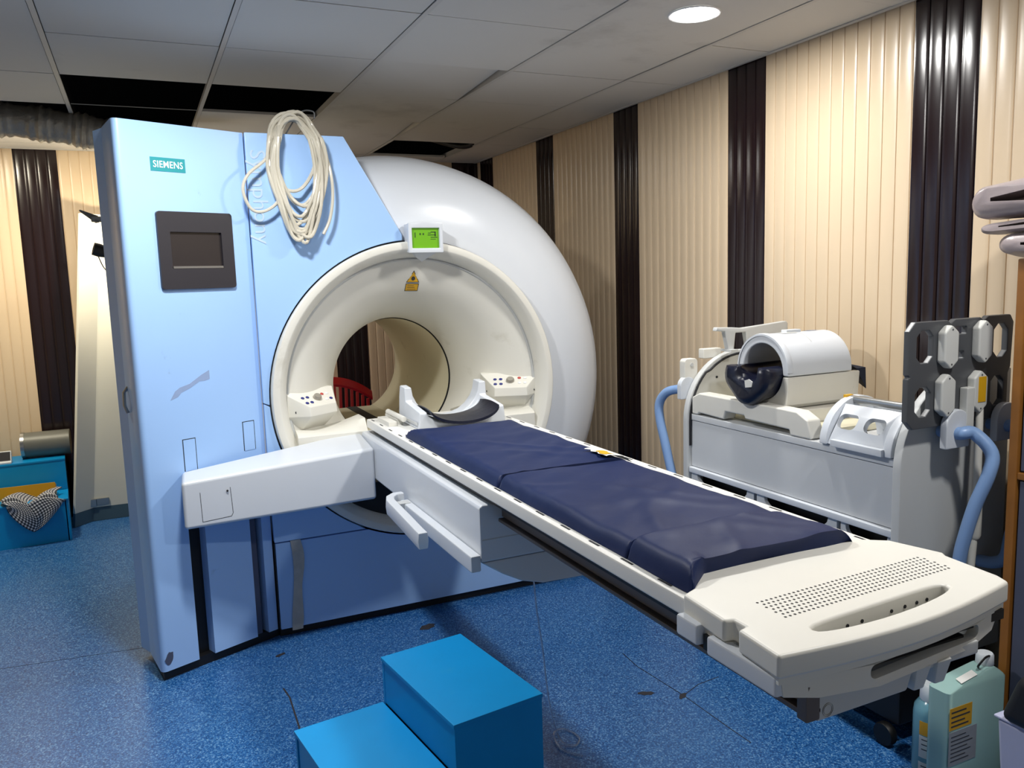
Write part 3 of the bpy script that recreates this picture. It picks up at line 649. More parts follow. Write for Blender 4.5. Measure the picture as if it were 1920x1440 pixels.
B().tube(spline([(.545, 3.39, 2.06), (.50, 3.37, 1.99), (.43, 3.355, 1.93), (.405, 3.35, 1.87), (.43, 3.355, 1.80), (.475, 3.36, 1.788), (.53, 3.365, 1.82), (.56, 3.37, 1.88)], 8), .0065, 8).build('stray_loop', HOSE, tg)
B().tube(spline([(.735, 3.40, 2.06), (.755, 3.375, 1.95), (.757, 3.37, 1.85), (.74, 3.37, 1.76), (.71, 3.37, 1.70)], 8), .0065, 8).build('stray_loop', HOSE, tg)
B().tube(spline([(.60, 3.455, 2.105), (.66, 3.445, 2.19), (.71, 3.43, 2.195), (.712, 3.42, 2.165)], 6), .003, 6).build('hanging_wire', STEEL, tg)

# thin clear drip line below the table
B().tube(spline([(1.10, 2.30, .588), (1.098, 2.28, .45), (1.103, 2.25, .3), (1.10, 2.2, .12), (1.12, 2.17, .02), (1.16, 2.14, .006), (1.19, 2.18, .006), (1.17, 2.24, .006), (1.12, 2.22, .012), (1.11, 2.14, .006), (1.15, 2.08, .006)], 8), .0028, 8).build('clear_drip_line', CLEAR)
tag(bpy.data.objects['clear_drip_line'], 'thin clear plastic line hanging from under the table down to the floor', 'tubing')

# ------------------------------------------------------------------ step stools
def stool(label, loc, rz, L, D, low, up, group=None):
    t = thing('step_stool', label, 'step stool', loc, rz, group); th = .012
    # local: long axis x, steps go down towards -y
    mb = B(); mb.box(-L/2, L/2, -D, 0, low-th, low); mb.build('lower_tread', STOOL, t, bevel=.002, local=True)
    B().box(-L/2, L/2, .0, D, up-th, up).build('upper_tread', STOOL, t, bevel=.002, local=True)
    B().box(-L/2+.004, L/2-.004, 0.004, 0.016, low+.0005, up-th-.0005).build('riser', STOOL, t, local=True)
    B().box(-L/2+.004, L/2-.004, D-.016, D-.004, 0, up-th-.0005).build('back_board', STOOL, t, local=True)
    B().box(-L/2+.006, L/2-.006, -D+.003, -D+.013, 0.0, low-th-.0005).build('front_board', STOOL, t, local=True) if group == 'x' else B().box(-L/2+.02, L/2-.02, -D+.006, -D+.016, 0.0, low-th-.0005).build('front_board', STOOL, t, local=True)
    for s in (-1, 1):
        xa = s*(L/2-.002); xb = s*(L/2-.014); B().prism([(-D+.003, 0), (-D+.003, low-th-.0003), (.003, low-th-.0003), (.003, up-th-.0003), (D-.003, up-th-.0003), (D-.003, 0)], 'x', min(xa, xb), max(xa, xb)).build('side_board', STOOL, t, local=True)
    return t
stool('bright blue two-step wooden stool standing in the foreground beside the patient table', (.595, 2.015, 0), radians(-82.2), .455, .27, .26, .40)
stool('blue two-step stool at the back wall with a checked cloth on it', (-.83, 5.725, 0), radians(4), .66, .27, .26, .46)

# ------------------------------------------------------------------ left background
def cloth(u, v):
    x = -.81+.29*u-.03*sin(6*v); s = v
    if s < .45: y = 5.62-.16*(s/.45); z = .268+.03*abs(sin(5*u+2*s))+.012*sin(9*u)
    else: y = 5.442-.012*abs(sin(7*u+3*s))-.01*sin(pi*(s-.45)/.55); z = .268+.03*abs(sin(5*u+.9))-(s-.45)/.55*(.03+.15*sin(pi*min(1, u*1.05))**.6)
    return (x, y, z)
mb = B().grid(cloth, 36, 36); co = mb.build('checked_cloth', CHECK, solid=False, sharp=80)
uvl = co.data.uv_layers.new(name='UVMap')
for p in co.data.polygons:
    for li, vi in zip(p.loop_indices, p.vertices): uvl.data[li].uv = ((vi % 37)/36, (vi//37)/36)
sm = co.modifiers.new('Solidify', 'SOLIDIFY'); sm.thickness = .004; sm.offset = 1
tag(co, 'crumpled black and white checked cloth draped over the front of the far blue stool', 'cloth')
mb = B().prism([(5.60, .262), (5.66, .262), (5.66, .32), (5.60, .345)], 'x', -1.0, -.555).build('yellow_bar', YBAR, bevel=.004)
tag(mb, 'yellow plastic bar lying on the lower step behind the checked cloth', 'bar')
rl = thing('grey_roll', 'dull grey cylinder lying on the far blue stool against the striped wall', 'roll', (-.6, 5.885, .46))
B().lathe([(.0001, 0), (.08, 0), (.08, .27), (.0001, .27)], (-.74, 5.885, .542), 'x', 40).build('roll_body', ROLLM, rl, bevel=.004)
B().lathe([(.083, -.004), (.083, .016), (.07, .016), (.07, -.004)], (-.74, 5.885, .542), 'x', 40).build('roll_end_band', STEEL, rl)
dv = thing('desk_clock', 'small white desk clock with a dark screen tilted on the far blue stool', 'clock', (-.83, 5.765, .461))
B().prism([(5.735, .461), (5.80, .461), (5.80, .467), (5.785, .535), (5.775, .535), (5.745, .474), (5.735, .472)], 'x', -.885, -.79).build('clock_case', CAPW, dv, bevel=.002)
mb = B().hexa([(-.88, 5.7475, .480), (-.795, 5.7475, .480), (-.795, 5.749, .479), (-.88, 5.749, .479)], [(-.88, 5.7715, .531), (-.795, 5.7715, .531), (-.795, 5.773, .530), (-.88, 5.773, .530)])
mb.build('clock_screen', BEZEL, dv)
# leaning off-white L-shaped cover with blue-grey foot strip
lc = thing('leaning_cover_panel', 'tall off-white L-shaped panel leaning behind the left side of the scanner', 'panel', (-.3, 5.83, 0))
lean = .105
def LP(x, y, z): return (x+lean*z, y, z)
plan = [(-.485, 5.75), (-.385, 5.852), (.08, 5.852), (.08, 5.872), (-.395, 5.872), (-.50, 5.765)]
for z0, z1, mm, nm in ((.09, 1.98, WPANEL, 'panel_sheet'), (0.001, .0895, BLUEGREY, 'foot_strip')):
    B().loft([[LP(x, y, z0) for x, y in plan], [LP(x, y, z1) for x, y in plan]]).build(nm, mm, lc, bevel=.002)
mb = B(); mb.box(-.40, -.355, 5.835, 5.851, .10, .15); mb.box(-.355, -.28, 5.84, 5.8515, .105, .15); mb.build('foot_bracket', STEEL, lc, bevel=.003)
# clip lamp on the back of the scanner
cl = thing('clip_lamp', 'small black clip-on lamp sticking out behind the scanner above the leaning panel', 'lamp', (-.15, 4.9, 1.72))
B().lathe([(.02, -.03), (.034, -.03), (.036, .0), (.03, .035), (.018, .04), (.001, .04)], (0, 0, 0), 'z', 24).xf(frame((-.165, 4.9, 1.713), (.25, .3, .9), (.2, -.95, .2))).build('lamp_head', BLACK, cl)
B().tube(spline([(-.14, 4.9, 1.72), (-.05, 4.9, 1.73), (.1, 4.9, 1.735), (.375, 4.86, 1.74)]), .016, 10).build('lamp_arm', BLACK, cl)
B().hull([(-.245, 4.9, 1.92), (-.24, 4.9, 1.928), (-.19, 4.89, 1.875), (-.17, 4.91, 1.856), (-.155, 4.9, 1.895), (-.15, 4.88, 1.858), (-.19, 4.91, 1.895)]).build('clip_lever', CHAR, cl, bevel=.002)
B().box(-.19, .52, 4.885, 4.915, 1.862, 1.89).build('clip_jaw', CHAR, cl, bevel=.005)
B().tube(spline([(-.172, 4.9, 1.68), (-.15, 4.9, 1.62), (-.11, 4.9, 1.58), (-.04, 4.92, 1.56), (.06, 4.95, 1.6)]), .003, 6).build('lamp_cord', BLACK, cl)
ld = bpy.data.lights.new('clip_lamp_bulb', 'SPOT'); ld.energy = CLIP_W; ld.color = (1, .86, .62); ld.shadow_soft_size = .03; ld.spot_size = radians(165); ld.spot_blend = .5
lo = bpy.data.objects.new('clip_lamp_bulb', ld); COL.objects.link(lo); lo.parent = cl; lo.location = Vector((-.08, 5.35, 1.80))-Vector((-.15, 4.9, 1.72))
lo.rotation_euler = (radians(100), 0, radians(20))
# red chair behind the scanner
ch = thing('plastic_chair', 'red plastic chair with a slatted back seen through the bore', 'chair', (1.14, 5.62, 0))
hw = .27
def backy(x): return 5.40-.05*(x-1.14)**2/.07+.03
mb = B(); sec = []
for k in range(17):
    t = -1+2*k/16; x = 1.14+hw*t; y = 5.36+.06*t*t; zt = .885-.095*t*t-.03*t; zb = zt-.07
    sec.append([(x, y, zb), (x, y-.012, zb+.02), (x, y, zt), (x, y+.012, zb+.02)])
mb.loft(sec).build('top_rail', RED, ch, bevel=.004)
for k in range(13):
    t = -1+2*(k+.5)/13; x = 1.14+hw*t*.95; y = 5.36+.06*t*t; zt = .815-.095*t*t-.03*t
    B().hexa([(x-.009, y+.03, .44), (x+.009, y+.03, .44), (x+.009, y+.042, .44), (x-.009, y+.042, .44)], [(x-.009, y-.004, zt+.005), (x+.009, y-.004, zt+.005), (x+.009, y+.008, zt+.005), (x-.009, y+.008, zt+.005)]).build('back_slat', RED, ch)
B().hull([(x, y, z) for x, y in rrect(.89, 1.39, 5.40, 5.86, .06) for z in (.42, .445)]).build('seat', RED, ch)
for sx in (-1, 1):
    for y, dy in ((5.42, -.03), (5.82, .03)): B().tube([(1.14+sx*.21, y, .43), (1.14+sx*.25, y+dy, 0.0)], [.024, .018], 10).build('leg', RED, ch)

# flexible duct
pts = spline([(-2.38, 4.95, 2.32), (-1.6, 4.9, 2.34), (-1.0, 4.88, 2.37), (-.55, 4.86, 2.365), (-.15, 4.84, 2.315), (.1, 4.8, 2.26), (.35, 4.8, 2.235), (.55, 4.8, 2.24)], 36)
dct = B().tube(pts, [.082+(.004 if i % 3 < 1 else 0)+.005*sin(i*.37)+.004*sin(i*1.7) for i in range(len(pts))], 24).build('flexible_duct', DUCT, sharp=60)
tag(dct, 'crinkled grey flexible duct hanging through the missing ceiling tiles at left', 'duct')

# ------------------------------------------------------------------ coil trolley
tr_ = thing('coil_trolley', 'grey and white coil trolley with rounded ends and scooped drawers along the striped wall', 'trolley', (2.22, 2.16, 0))
XF = 2.0
def endpan(y0, y1, mm):
    pr = [(1.982, .27), (1.982, .90)]+[(2.25-.268*cos(pi/2*k/14), .90+.275*sin(pi/2*k/14)) for k in range(1, 15)]+[(2.46, 1.175), (2.46, .27)]
    return B().prism(pr, 'x', 0, 0) if False else B().prism(pr, 'y', y0, y1)
for y0, y1 in ((1.635, 1.665), (2.652, 2.682)):
    e = endpan(y0, y1, 0).build('end_panel', LGREY, tr_, bevel=.006, ang=50)
    y = y0-.002 if y0 < 2 else y0-.002
mb = B(); path = [(1.984, .80), (1.984, .90)]+[(2.25-.266*cos(pi/2*k/14), .90+.273*sin(pi/2*k/14)) for k in range(1, 15)]+[(2.40, 1.173)]
mb.tube([(x+.012, 2.65, z-.012 if z > 1.1 else z) for x, z in path], .005, 8)
mb.build('end_groove', DARKSEAM, tr_)
for z, x in ((1.02, 2.13), (.985, 2.03), (.955, 2.07), (.93, 2.05)): B().lathe([(.0001, 0), (.005, 0), (.005, .002), (.0001, .002)], (x, 2.649, z+.05), 'y', 10).build('peg_hole', DARKSEAM, tr_)
B().box(2.0, 2.46, 1.665, 2.652, .905, .93).build('top_shelf', GREYM, tr_, bevel=.003)
B().box(2.003, 2.02, 1.666, 2.651, .715, .903).build('front_panel', GREYM, tr_, bevel=.002)
B().box(1.988, 2.02, 1.666, 2.651, .69, .713).build('front_rail', WHITE, tr_, bevel=.004)
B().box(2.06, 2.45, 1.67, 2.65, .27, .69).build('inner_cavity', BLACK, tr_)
B().box(2.04, 2.44, 1.66, 2.66, .075, .268).build('shaded_base', BLACK, tr_, bevel=.01)  # black base; its colour also stands in for the shadow under the trolley
for y0, y1 in ((1.669, 1.87), (1.885, 2.262), (2.277, 2.649)):
    yc = (y0+y1)/2; ww = (y1-y0)*.40; n = 14
    sc_ = [(yc+ww*cos(pi*k/n), .686-.052*sin(pi*k/n)**.8) for k in range(n+1)]
    B().prism([(y0, .40), (y1, .40), (y1, .687)]+sc_+[(y0, .687)], 'x', 2.0, 2.016).build('drawer', GREYM, tr_, bevel=.0015, ang=50)
    B().box(2.0, 2.016, y0, y1, .275, .396).build('lower_drawer', GREYM, tr_, bevel=.0015)
for x in (2.03, 2.42):
    for y in (1.70, 2.62): B().lathe([(.034, -.014), (.037, -.008), (.037, .008), (.034, .014)], (x, y, .037), 'x', 20, capends=True).build('caster', BLACK, tr_)
# tubular handles with D-shaped brackets
for x in (2.14, 2.36):
    pr = [(x-.05, .965), (x+.05, .965)]+[(x+.05*cos(pi*k/12), 1.03+.05*sin(pi*k/12)) for k in range(13)]
    B().prism(pr, 'y', 1.572, 1.596).build('handle_bracket', WHITE, tr_, bevel=.005)
    B().tube(spline([(x, 1.632, 1.008), (x, 1.60, 1.008), (x+.0, 1.565, 1.010), (x+.03, 1.545, 1.01), (x+.045, 1.50, .96), (x+.03, 1.495, .90), (x+.01, 1.52, .80), (x, 1.545, .68), (x, 1.56, .6), (x-.01, 1.59, .575), (x-.02, 1.635, .57)], 6), .019, 14).build('handle_tube', TUBEB, tr_)
pr = [(2.0, 1.0), (2.06, 1.0)]
B().prism([(1.975, .985), (2.05, .985)]+[(2.012+.0375*cos(pi*k/12), 1.04+.0375*sin(pi*k/12)) for k in range(13)], 'y', 2.683, 2.71).build('handle_bracket', WHITE, tr_, bevel=.004)
B().tube(spline([(2.01, 2.69, 1.02), (2.0, 2.74, 1.02), (1.985, 2.80, 1.0), (1.975, 2.835, .95), (1.975, 2.83, .88), (1.98, 2.80, .78), (1.985, 2.77, .68), (1.99, 2.74, .6), (2.0, 2.69, .57)], 6), .019, 14).build('handle_tube', TUBEB, tr_)

# head coil: wide cream base, then the barrel lying across it
bs = thing('coil_cradle', 'wide cream plastic cradle beam lying along the trolley top under the head coil', 'cradle', (2.05, 2.33, .93))
pr = [(2.66-.0, .931), (2.645, 1.0), (2.60, 1.02), (2.14, 1.02), (2.07, 1.018), (2.02, .995), (2.005, .95), (2.005, .931), (2.10, .931), (2.105, .95), (2.33, .955), (2.335, .967), (2.44, .967), (2.45, .935), (2.60, .94), (2.61, .931)]
pr = [(min(p[0], 2.645), p[1]) for p in pr]
B().prism(pr, 'x', 2.0, 2.06).build('base_beam', IVORY, bs, bevel=.008, ang=40, segs=3)
B().prism([(2.02, .931), (2.64, .931), (2.64, .955), (2.02, .955)], 'x', 2.07, 2.40).build('base_plate', BORE, bs, bevel=.003)
B().box(2.07, 2.36, 2.14, 2.42, .955, 1.003).build('coil_rest', IVORY, bs, bevel=.004)
hcl = thing('head_coil', 'white barrel-shaped head coil with an open round mouth on the trolley', 'head coil', (2.22, 2.29, 1.005))
HY, HZ = 2.30, 1.135
def barrel(r, n=40): return [(HY+r*cos(a), HZ+r*sin(a)) for a in [pi*i/n for i in range(n+1)]]
outer = barrel(.132)+[(HY-.132, HZ-.0), (HY-.124, 1.018), (HY-.11, 1.006), (HY+.11, 1.006), (HY+.124, 1.018), (HY+.132, HZ)]
def uni(l):
    o = []
    for p in l:
        if not o or (abs(p[0]-o[-1][0])+abs(p[1]-o[-1][1])) > 1e-5: o.append(p)
    if abs(o[0][0]-o[-1][0])+abs(o[0][1]-o[-1][1]) < 1e-5: o.pop()
    return o
inner = [(HY+.103*cos(2*pi*k/48), HZ-.004+.103*sin(2*pi*k/48)) for k in range(48)]
up_o = uni(barrel(.132)+[(HY-.132, HZ-.012), (HY-.104, HZ-.012)]+[(HY+.103*cos(pi-pi*k/30), HZ-.004+.103*sin(pi-pi*k/30)) for k in range(31)]+[(HY+.104, HZ-.012), (HY+.132, HZ-.012)])
B().prism(up_o, 'x', 2.055, 2.36).build('upper_shell', WHITE, hcl, bevel=.005, segs=3, ang=50)
lo_o = uni([(HY+.132, HZ-.015), (HY+.126, 1.02), (HY+.11, 1.006), (HY-.11, 1.006), (HY-.126, 1.02), (HY-.132, HZ-.015), (HY-.104, HZ-.015)]+[(HY+.103*cos(pi+pi*k/30), HZ-.004+.103*sin(pi+pi*k/30)) for k in range(3, 28)]+[(HY+.104, HZ-.015)])
B().prism(lo_o, 'x', 2.055, 2.40).build('lower_shell', IVORY, hcl, bevel=.004, ang=50)
B().lathe([(.126, 0), (.133, .0), (.135, .006), (.135, .02), (.133, .026), (.126, .026)], (2.052, HY, HZ), 'x', 48, 0, pi).build('mouth_rim', WHITE, hcl)
B().lathe([(.1325, 0), (.1332, .001), (.1332, .003), (.1325, .004)], (2.205, HY, HZ), 'x', 40, .1, pi*.72).build('shell_seam', LGREY, hcl)
def onb(a, x, r=.1325): return (x, HY+r*cos(a), HZ+r*sin(a))
B().add([onb(a, x, .1335) for x in (2.13, 2.2) for a in (1.3, 1.45, 1.6, 1.75)], [(0, 1, 5, 4), (1, 2, 6, 5), (2, 3, 7, 6)]).build('window_recess', POD, hcl, solid=False)
B().add([onb(a, x, .1335) for x in (2.27, 2.32) for a in (1.15, 1.3, 1.45, 1.6)], [(0, 1, 5, 4), (1, 2, 6, 5), (2, 3, 7, 6)]).build('blue_label', TUBEB, hcl, solid=False)
B().add([onb(a, x, .1335) for x in (2.062, 2.075) for a in (1.4, 1.5, 1.6)], [(0, 1, 4, 3), (1, 2, 5, 4)]).build('amber_label', YELLOW, hcl, solid=False)
B().box(2.16, 2.23, HY-.01, HY+.02, HZ+.128, HZ+.142).build('latch', WHITE, hcl, bevel=.003)
# navy cushion in the mouth
def cu(u, v):
    a = pi*(.97+1.06*u); r = .101-.0; k = v
    return (2.0+.36*k, HY+r*cos(a)*(1-.0*k), HZ-.004+r*sin(a))
cz = B(); ring = []
for x, ro, ri in ((1.965, .085, .06), (1.975, .108, .05), (2.0, .115, .048), (2.03, .105, .055), (2.06, .1005, .06), (2.30, .1005, .07)):
    sec = []
    for k in range(25):
        a = pi*(.93+1.14*k/24); q = 1+.05*sin(5*a+x*30); sec.append((x, HY+ro*cos(a)*q*.99, HZ-.006+ro*sin(a)*(q if x < 2.03 else 1)*.99))
    for k in range(25):
        a = pi*(2.07-1.14*k/24); q = 1+.12*sin(4*a+x*50); sec.append((x+.02*(1 if x < 2.0 else 0), HY+ri*cos(a)*q+.0, HZ+.008+ri*sin(a)*q*.9))
    ring.append(sec)
cz.loft(ring).build('head_cushion', NAVYD, sharp=70); tag(bpy.data.objects['head_cushion'], 'dark navy cushion bulging out of the mouth of the white head coil', 'cushion')
B().prism([(HY-.045, 1.085), (HY-.012, 1.08), (HY-.008, 1.105), (HY-.03, 1.112), (HY-.05, 1.104)], 'x', 1.966, 1.9685).build('care_label', PAPER, bpy.data.objects['head_cushion'])
B().hull([(2.40, HY-.08, 1.14), (2.43, HY-.13, 1.13), (2.43, HY-.135, 1.05), (2.405, HY-.11, 1.125), (2.405, HY-.02, 1.145), (2.43, HY-.02, 1.11)]).build('cushion_corner', NAVYD, bpy.data.objects['head_cushion'])
# grey moulded bracket behind the barrel, on the far end panel
gb = thing('moulded_grey_bracket', 'grey moulded plastic bracket with a handle hole standing behind the head coil', 'bracket', (2.28, 2.60, 1.176))
B().plate([(2.085, 1.262), (2.13, 1.258), (2.15, 1.176), (2.175, 1.176), (2.185, 1.25), (2.235, 1.25), (2.245, 1.20), (2.25, 1.177), (2.46, 1.177), (2.46, 1.277), (2.45, 1.285), (2.32, 1.275), (2.22, 1.268), (2.18, 1.272), (2.09, 1.277)], [], 'y', 2.60, 2.625).build('bracket_body', CHAR if False else LGREY, gb, bevel=.004)
B().box(2.145, 2.18, 2.58, 2.645, 1.1755, 1.185).build('bracket_foot', LGREY, gb)
# two small white plugs on the outside of the far end panel
for i, (x, z, l) in enumerate(((2.03, 1.10, 'small white plug box with a round screw on the trolley far end'), (2.12, 1.165, 'small white block on top of the trolley far end curve'))):
    p = thing('plug_box', l, 'plug', (x, 2.70, z-.03))
    if i == 0:
        B().prism(rrect(x-.035, x+.03, z-.06, z+.05, .015), 'y', 2.684, 2.72).build('plug_body', IVORY, p, bevel=.004)
        B().lathe([(.0001, 0), (.008, 0), (.008, .003), (.0001, .003)], (x, 2.682, z+.025), 'y', 12).build('screw', LGREY, p)
    else: B().box(x-.03, x+.06, 2.684, 2.72, z-.02, z+.02).build('plug_body', IVORY, p, bevel=.004)
# open arch coil in front on the trolley top
ac = thing('arch_coil', 'white open arch coil with rounded windows on the near end of the trolley top', 'coil', (2.13, 1.82, .931))
AY0, AY1, AX, AR = 1.68, 1.955, 2.135, .145
def archring(y0, y1, ro, ri, nm, a0=0, a1=pi):
    B().loft([[(AX-r*cos(a), y, .932+r*sin(a)) for r, y in ((ro, y0), (ro, y1), (ri, y1), (ri, y0))] for a in [a0+(a1-a0)*k/24 for k in range(25)]]).build(nm, WHITE, ac, bevel=.004, ang=50)
archring(1.925, 1.955, .148, .112, 'far_arch'); archring(1.675, 1.705, .148, .112, 'near_arch')
def wall_pt(y, t, r): a = t; return Vector((AX-r*cos(a), y, .932+r*sin(a)))
mb = B().plate([(1.705, .003), (1.925, .003), (1.925, .145), (1.705, .145)], [rrect(1.83, 1.905, .055, .105, .020), rrect(1.725, 1.80, .055, .105, .020)], 'z', .124, .142)
mb.v = [wall_pt(p.x, p.y/.132, p.z) for p in mb.v]
mb.build('window_wall', WHITE, ac, sharp=30)
mb = B().plate([(1.705, 2.1), (1.925, 2.1), (1.925, 3.12), (1.705, 3.12)], [], 'z', .122, .142); mb.v = [wall_pt(p.x, p.y, p.z) for p in mb.v]; mb.build('rear_wall', WHITE, ac)
B().tube([(AX-.02, 1.69, 1.068), (AX-.02, 1.94, 1.068)], .013, 12).build('top_bar', STEEL, ac)
B().box(AX-.158, AX-.14, 1.70, 1.90, .932, .955).build('foot_ledge', WHITE, ac, bevel=.003)
B().box(AX-.04, AX-.01, 1.945, 1.958, 1.066, 1.082).build('amber_label', YELLOW, ac)

# charcoal body coil plate hung on the near end
bc = thing('body_coil_plate', 'charcoal body coil plate with cut-out windows and four white pods at the trolley end', 'coil', (2.15, 1.59, 1.04))
def cham(x0, x1, z0, z1, c): return [(x0+c, z0), (x1-c, z0), (x1, z0+c), (x1, z1-c), (x1-c, z1), (x0+c, z1), (x0, z1-c), (x0, z0+c)]
DXB, DZB = .026, -.004
ol = [(1.955, 1.035), (2.345, 1.035), (2.362, 1.06), (2.362, 1.17), (2.372, 1.19), (2.378, 1.325), (2.362, 1.348), (2.262, 1.348), (2.242, 1.334), (2.228, 1.345), (2.12, 1.345), (2.10, 1.334), (2.088, 1.343), (1.955, 1.343), (1.93, 1.318), (1.93, 1.195), (1.937, 1.188), (1.93, 1.18), (1.93, 1.06)]
holes = [cham(1.962, 2.028, 1.225, 1.318, .018), cham(2.29, 2.35, 1.222, 1.322, .018), cham(1.962, 2.025, 1.07, 1.155, .018), cham(2.285, 2.34, 1.075, 1.165, .016), rrect(2.118, 2.168, 1.30, 1.322, .004, 3), rrect(2.115, 2.16, 1.228, 1.25, .004, 3)]
mb = B().plate([(a+DXB, b+DZB) for a, b in ol], [[(a+DXB, b+DZB) for a, b in h] for h in holes], 'y', 1.598, 1.618)
plate_o = mb.build('coil_plate', CHAR, bc, bevel=.004, ang=50)
for x, z, lab in ((2.072, 1.268, 0), (2.218, 1.275, 0), (2.066, 1.128, 0), (2.205, 1.128, 1)):
    x += DXB; z += DZB
    o = B().prism([(x-.03, z-.042), (x, z-.064), (x+.03, z-.042), (x+.03, z+.042), (x, z+.064), (x-.03, z+.042)], 'y', 1.571, 1.599).build('coil_pod', POD, bc, bevel=.006, ang=50)
    for dz in (-.05, .05): B().lathe([(.0001, 0), (.003, 0), (.003, .001), (.0001, .001)], (x, 1.5705, z+dz), 'y', 8).build('pod_screw', CHAR, o)
    if lab: B().box(x-.014, x+.018, 1.5695, 1.571, z-.03, z+.045).build('amber_label', YELLOW, o)
# white cable plug rails hanging below the plate
cbp = thing('coil_cable_plugs', 'pair of pale cable plugs hanging beside the charcoal coil plate over the trolley end', 'cable', (2.2, 1.56, .7))
B().box(2.17, 2.205, 1.571, 1.597, .99, 1.14).build('plug_rail', POD, cbp, bevel=.004)
B().tube(spline([(2.245, 1.585, 1.08), (2.24, 1.58, 1.0), (2.235, 1.575, .85), (2.225, 1.57, .72), (2.22, 1.575, .55)], 6), .011, 10).build('plug_cable', IVORY, cbp)
B().lathe([(.014, -.06), (.018, -.05), (.018, .04), (.012, .06)], (2.226, 1.57, .74), 'z', 14, capends=True).build('plug_body', IVORY, cbp)

# ------------------------------------------------------------------ cupboard, vinyl bundle, bottles, cushion
cp = thing('open_cupboard', 'tall slate-blue cupboard with orange wooden edging at the right edge', 'cupboard', (2.35, 1.1, 0))
B().box(2.212, 2.49, .82, 1.452, 0.001, 1.495).build('cupboard_body', SLATE, cp)
B().box(2.192, 2.216, 1.43, 1.456, 0.001, 1.508).build('wood_stile', WOOD, cp, bevel=.004)
B().box(2.195, 2.214, .80, 1.43, .895, .915).build('wood_rail', WOOD, cp, bevel=.003)
B().box(2.20, 2.495, .80, 1.456, 1.495, 1.508).build('cupboard_top', WOOD, cp, bevel=.002)
for z0, z1 in ((.03, .89), (.92, 1.49)): B().box(2.202, 2.213, .84, 1.425, z0, z1).build('cupboard_door', SLATE, cp, bevel=.002)

def bundle(name, label, z0, z1, yend, x0, sd, tilt):
    # folded thick sheet: profile in (y, z) with the fold at +y, extruded along x with soft waves
    th = (z1-z0)*.26; prof = []; n = 12
    top, bot = z1, z0; yb = .95
    for k in range(n+1): a = -pi/2+pi*k/n; prof.append((yend-.02+.04*cos(a), (top+bot)/2+(top-bot)/2*sin(a)))
    prof += [(yb+(yend-.02-yb)*f, top-(1-f)*tilt+.006*sin(9*f+sd)) for f in (.75, .5, .25, 0)]
    prof += [(yb+(yend-.02-yb)*f, top-th-(1-f)*tilt+.006*sin(9*f+sd)) for f in (0, .25, .5, .75)]
    prof += [(yend-.03, (top+bot)/2+th*.3), (yend-.03, (top+bot)/2-th*.3)]
    prof += [(yb+(yend-.02-yb)*f, bot+th+.004*sin(7*f+sd)) for f in (.75, .5, .25, 0)]
    prof += [(yb+(yend-.02-yb)*f, bot) for f in (0, .25, .5, .75)]
    sec = []
    for k in range(15):
        t = k/14; x = x0+(2.48-x0)*t; e = min(t, 1-t); rr = min(1, (e/.06)) if e < .06 else 1
        zc = (z0+z1)/2
        sec.append([(x, y+.014*sin(6*t+sd)-.02*(1-rr), zc+(z-zc)*(.72+.28*rr)+.006*sin(11*t+y*9+sd)) for y, z in prof])
    mb = B().loft(sec); zm = min(p.z for p in mb.v); mb.v = [Vector((p.x, p.y, p.z-zm+z0)) for p in mb.v]
    return tag(mb.build(name, VINYL, sharp=60), label, 'folded cover', 'folded vinyl covers on the cupboard')
bundle('folded_vinyl_cover', 'mauve-grey folded vinyl cover lowest on the cupboard top', 1.509, 1.565, 1.48, 2.17, .5, 0)
bundle('folded_vinyl_cover', 'flat pale grey folded vinyl cover between the other two on the cupboard', 1.576, 1.606, 1.535, 2.165, 2.1, 0)
bundle('folded_vinyl_cover', 'bulky glossy folded vinyl cover topmost on the cupboard', 1.618, 1.705, 1.55, 2.15, 1.3, -.01)

# bottles on the floor
def jug():
    X0, Y0 = 2.05, 1.447
    t = thing('jerrycan', 'large square bottle of pale aqua liquid on the floor against the wooden post', 'bottle', (X0, Y0, 0))
    def sec(z, k): return [(X0+p[0]*k, Y0+p[1]*k, z) for p in rrect(-.122, .122, -.036, .036, .018, 4)]
    rings = [sec(.001, .93), sec(.006, .98), sec(.02, 1), sec(.328, 1)]
    for k in range(1, 6):
        q = k/5; rings.append([(X0+.07+(p[0]-X0-.07)*(1-.86*q), Y0+(p[1]-Y0)*(1-.35*q), .328+.034*q**.8) for p in sec(0, 1)])
    B().loft(rings).build('bottle_body', LIQ, t, sharp=50)
    B().lathe([(.022, 0), (.024, .003), (.023, .03), (.020, .034), (.001, .034)], (X0+.07, Y0, .36), 'z', 24, capends=True).build('cap', CAPW, t)
    yf = Y0-.0372
    B().box(1.932, 2.022, yf, yf+.001, .222, .287).build('amber_label', ORANGE, t)
    B().box(1.932, 2.045, yf, yf+.001, .115, .216).build('grey_label', PAPERG, t)
    mb = B()
    for z, wd in ((.274, .06), (.260, .075), (.246, .055), (.233, .07)): mb.box(1.938, 1.938+wd, yf-.0006, yf, z-.002, z+.002)
    for k in range(7): mb.box(1.94, 1.94+.06+.035*((k*37) % 5)/5, yf-.0006, yf, .2-.012*k, .2025-.012*k)
    mb.build('label_print', PRINT, t)
    a = [(1.985, 1.418, .345), (2.05, 1.418, .356), (2.055, 1.44, .359), (1.99, 1.44, .348)]
    B().hexa(a, [(p[0], p[1], p[2]+.001) for p in a]).build('shoulder_label', PAPER, t)
    B().tube(spline([(X0+.06, Y0-.02, .394), (X0+.03, Y0-.028, .398), (X0+.015, Y0-.02, .375), (X0+.03, Y0-.01, .362)], 5), .003, 6).build('cap_strap', BLACK, t)
jug()
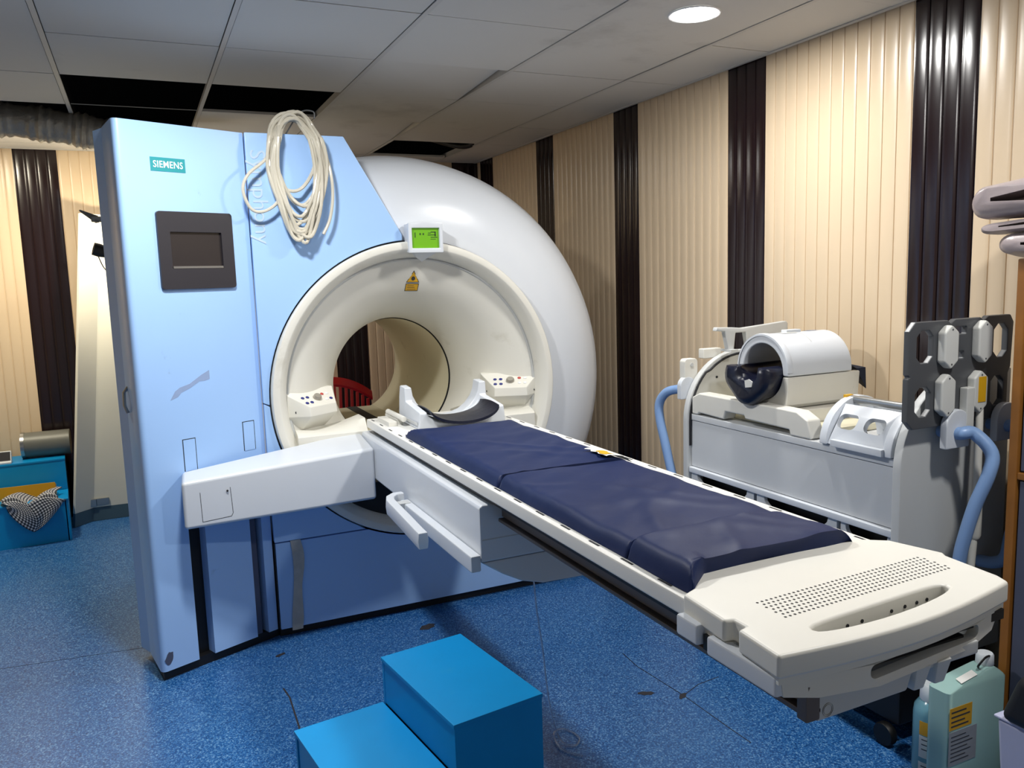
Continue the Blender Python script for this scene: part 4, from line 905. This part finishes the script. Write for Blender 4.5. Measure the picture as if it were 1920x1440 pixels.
def flask():
    x, y = 2.036, 1.545
    t = thing('liquid_bottle', 'smaller round bottle of blue liquid with a white cap behind the large aqua bottle', 'bottle', (x, y, 0))
    B().lathe([(.001, .001), (.044, .001), (.05, .008), (.05, .185), (.047, .205), (.036, .222), (.027, .23), (.027, .235), (.001, .235)], (x, y, 0), 'z', 36).build('bottle_body', LIQB, t)
    B().lathe([(.032, .225), (.034, .228), (.033, .268), (.029, .274), (.001, .274)], (x, y, 0), 'z', 28, capends=True).build('cap', CAPW, t)
    def wrap(z0, z1, a0, a1, mm, nm): B().lathe([(.0502, z0), (.0508, z0), (.0508, z1), (.0502, z1)], (x, y, 0), 'z', 16, a0, a1).build(nm, mm, t)
    wrap(.13, .172, pi*1.0, pi*1.5, ORANGE, 'amber_label'); wrap(.06, .127, pi*1.0, pi*1.5, PAPER, 'white_label'); wrap(.005, .045, pi*1.0, pi*1.45, PAPER, 'white_label')
    mb = B()
    for z, k in ((.115, .4), (.10, .36), (.085, .38), (.032, .3), (.02, .34)): mb.lathe([(.051, z), (.0512, z), (.0512, z+.003), (.051, z+.003)], (x, y, 0), 'z', 10, pi*1.05, pi*(1.05+k))
    mb.build('label_print', PRINT, t)
flask()
bn = thing('lilac_bin', 'pale lilac plastic box on the floor under the black cushion', 'box', (2.1, 1.15, 0))
B().hexa([(2.0, .86, .002), (2.19, .86, .002), (2.19, 1.30, .002), (2.0, 1.30, .002)], [(1.985, .84, .30), (2.19, .84, .30), (2.19, 1.315, .30), (1.985, 1.315, .30)]).build('bin_body', LILAC, bn, bevel=.012, segs=3)
B().box(1.98, 2.19, .835, 1.32, .3005, .308).build('bin_lid', LILAC, bn, bevel=.003)
bk = B().hexa([(1.955, .80, .309), (2.18, .80, .309), (2.18, 1.30, .309), (1.955, 1.30, .309)], [(1.975, .80, .70), (2.18, .80, .70), (2.18, 1.22, .52), (1.965, 1.26, .44)]).build('black_cushion', mat('black_fabric', '#0c0c10', .6), bevel=.03, segs=4)
tag(bk, 'black padded cushion lying on the pale lilac box at the lower right', 'cushion')
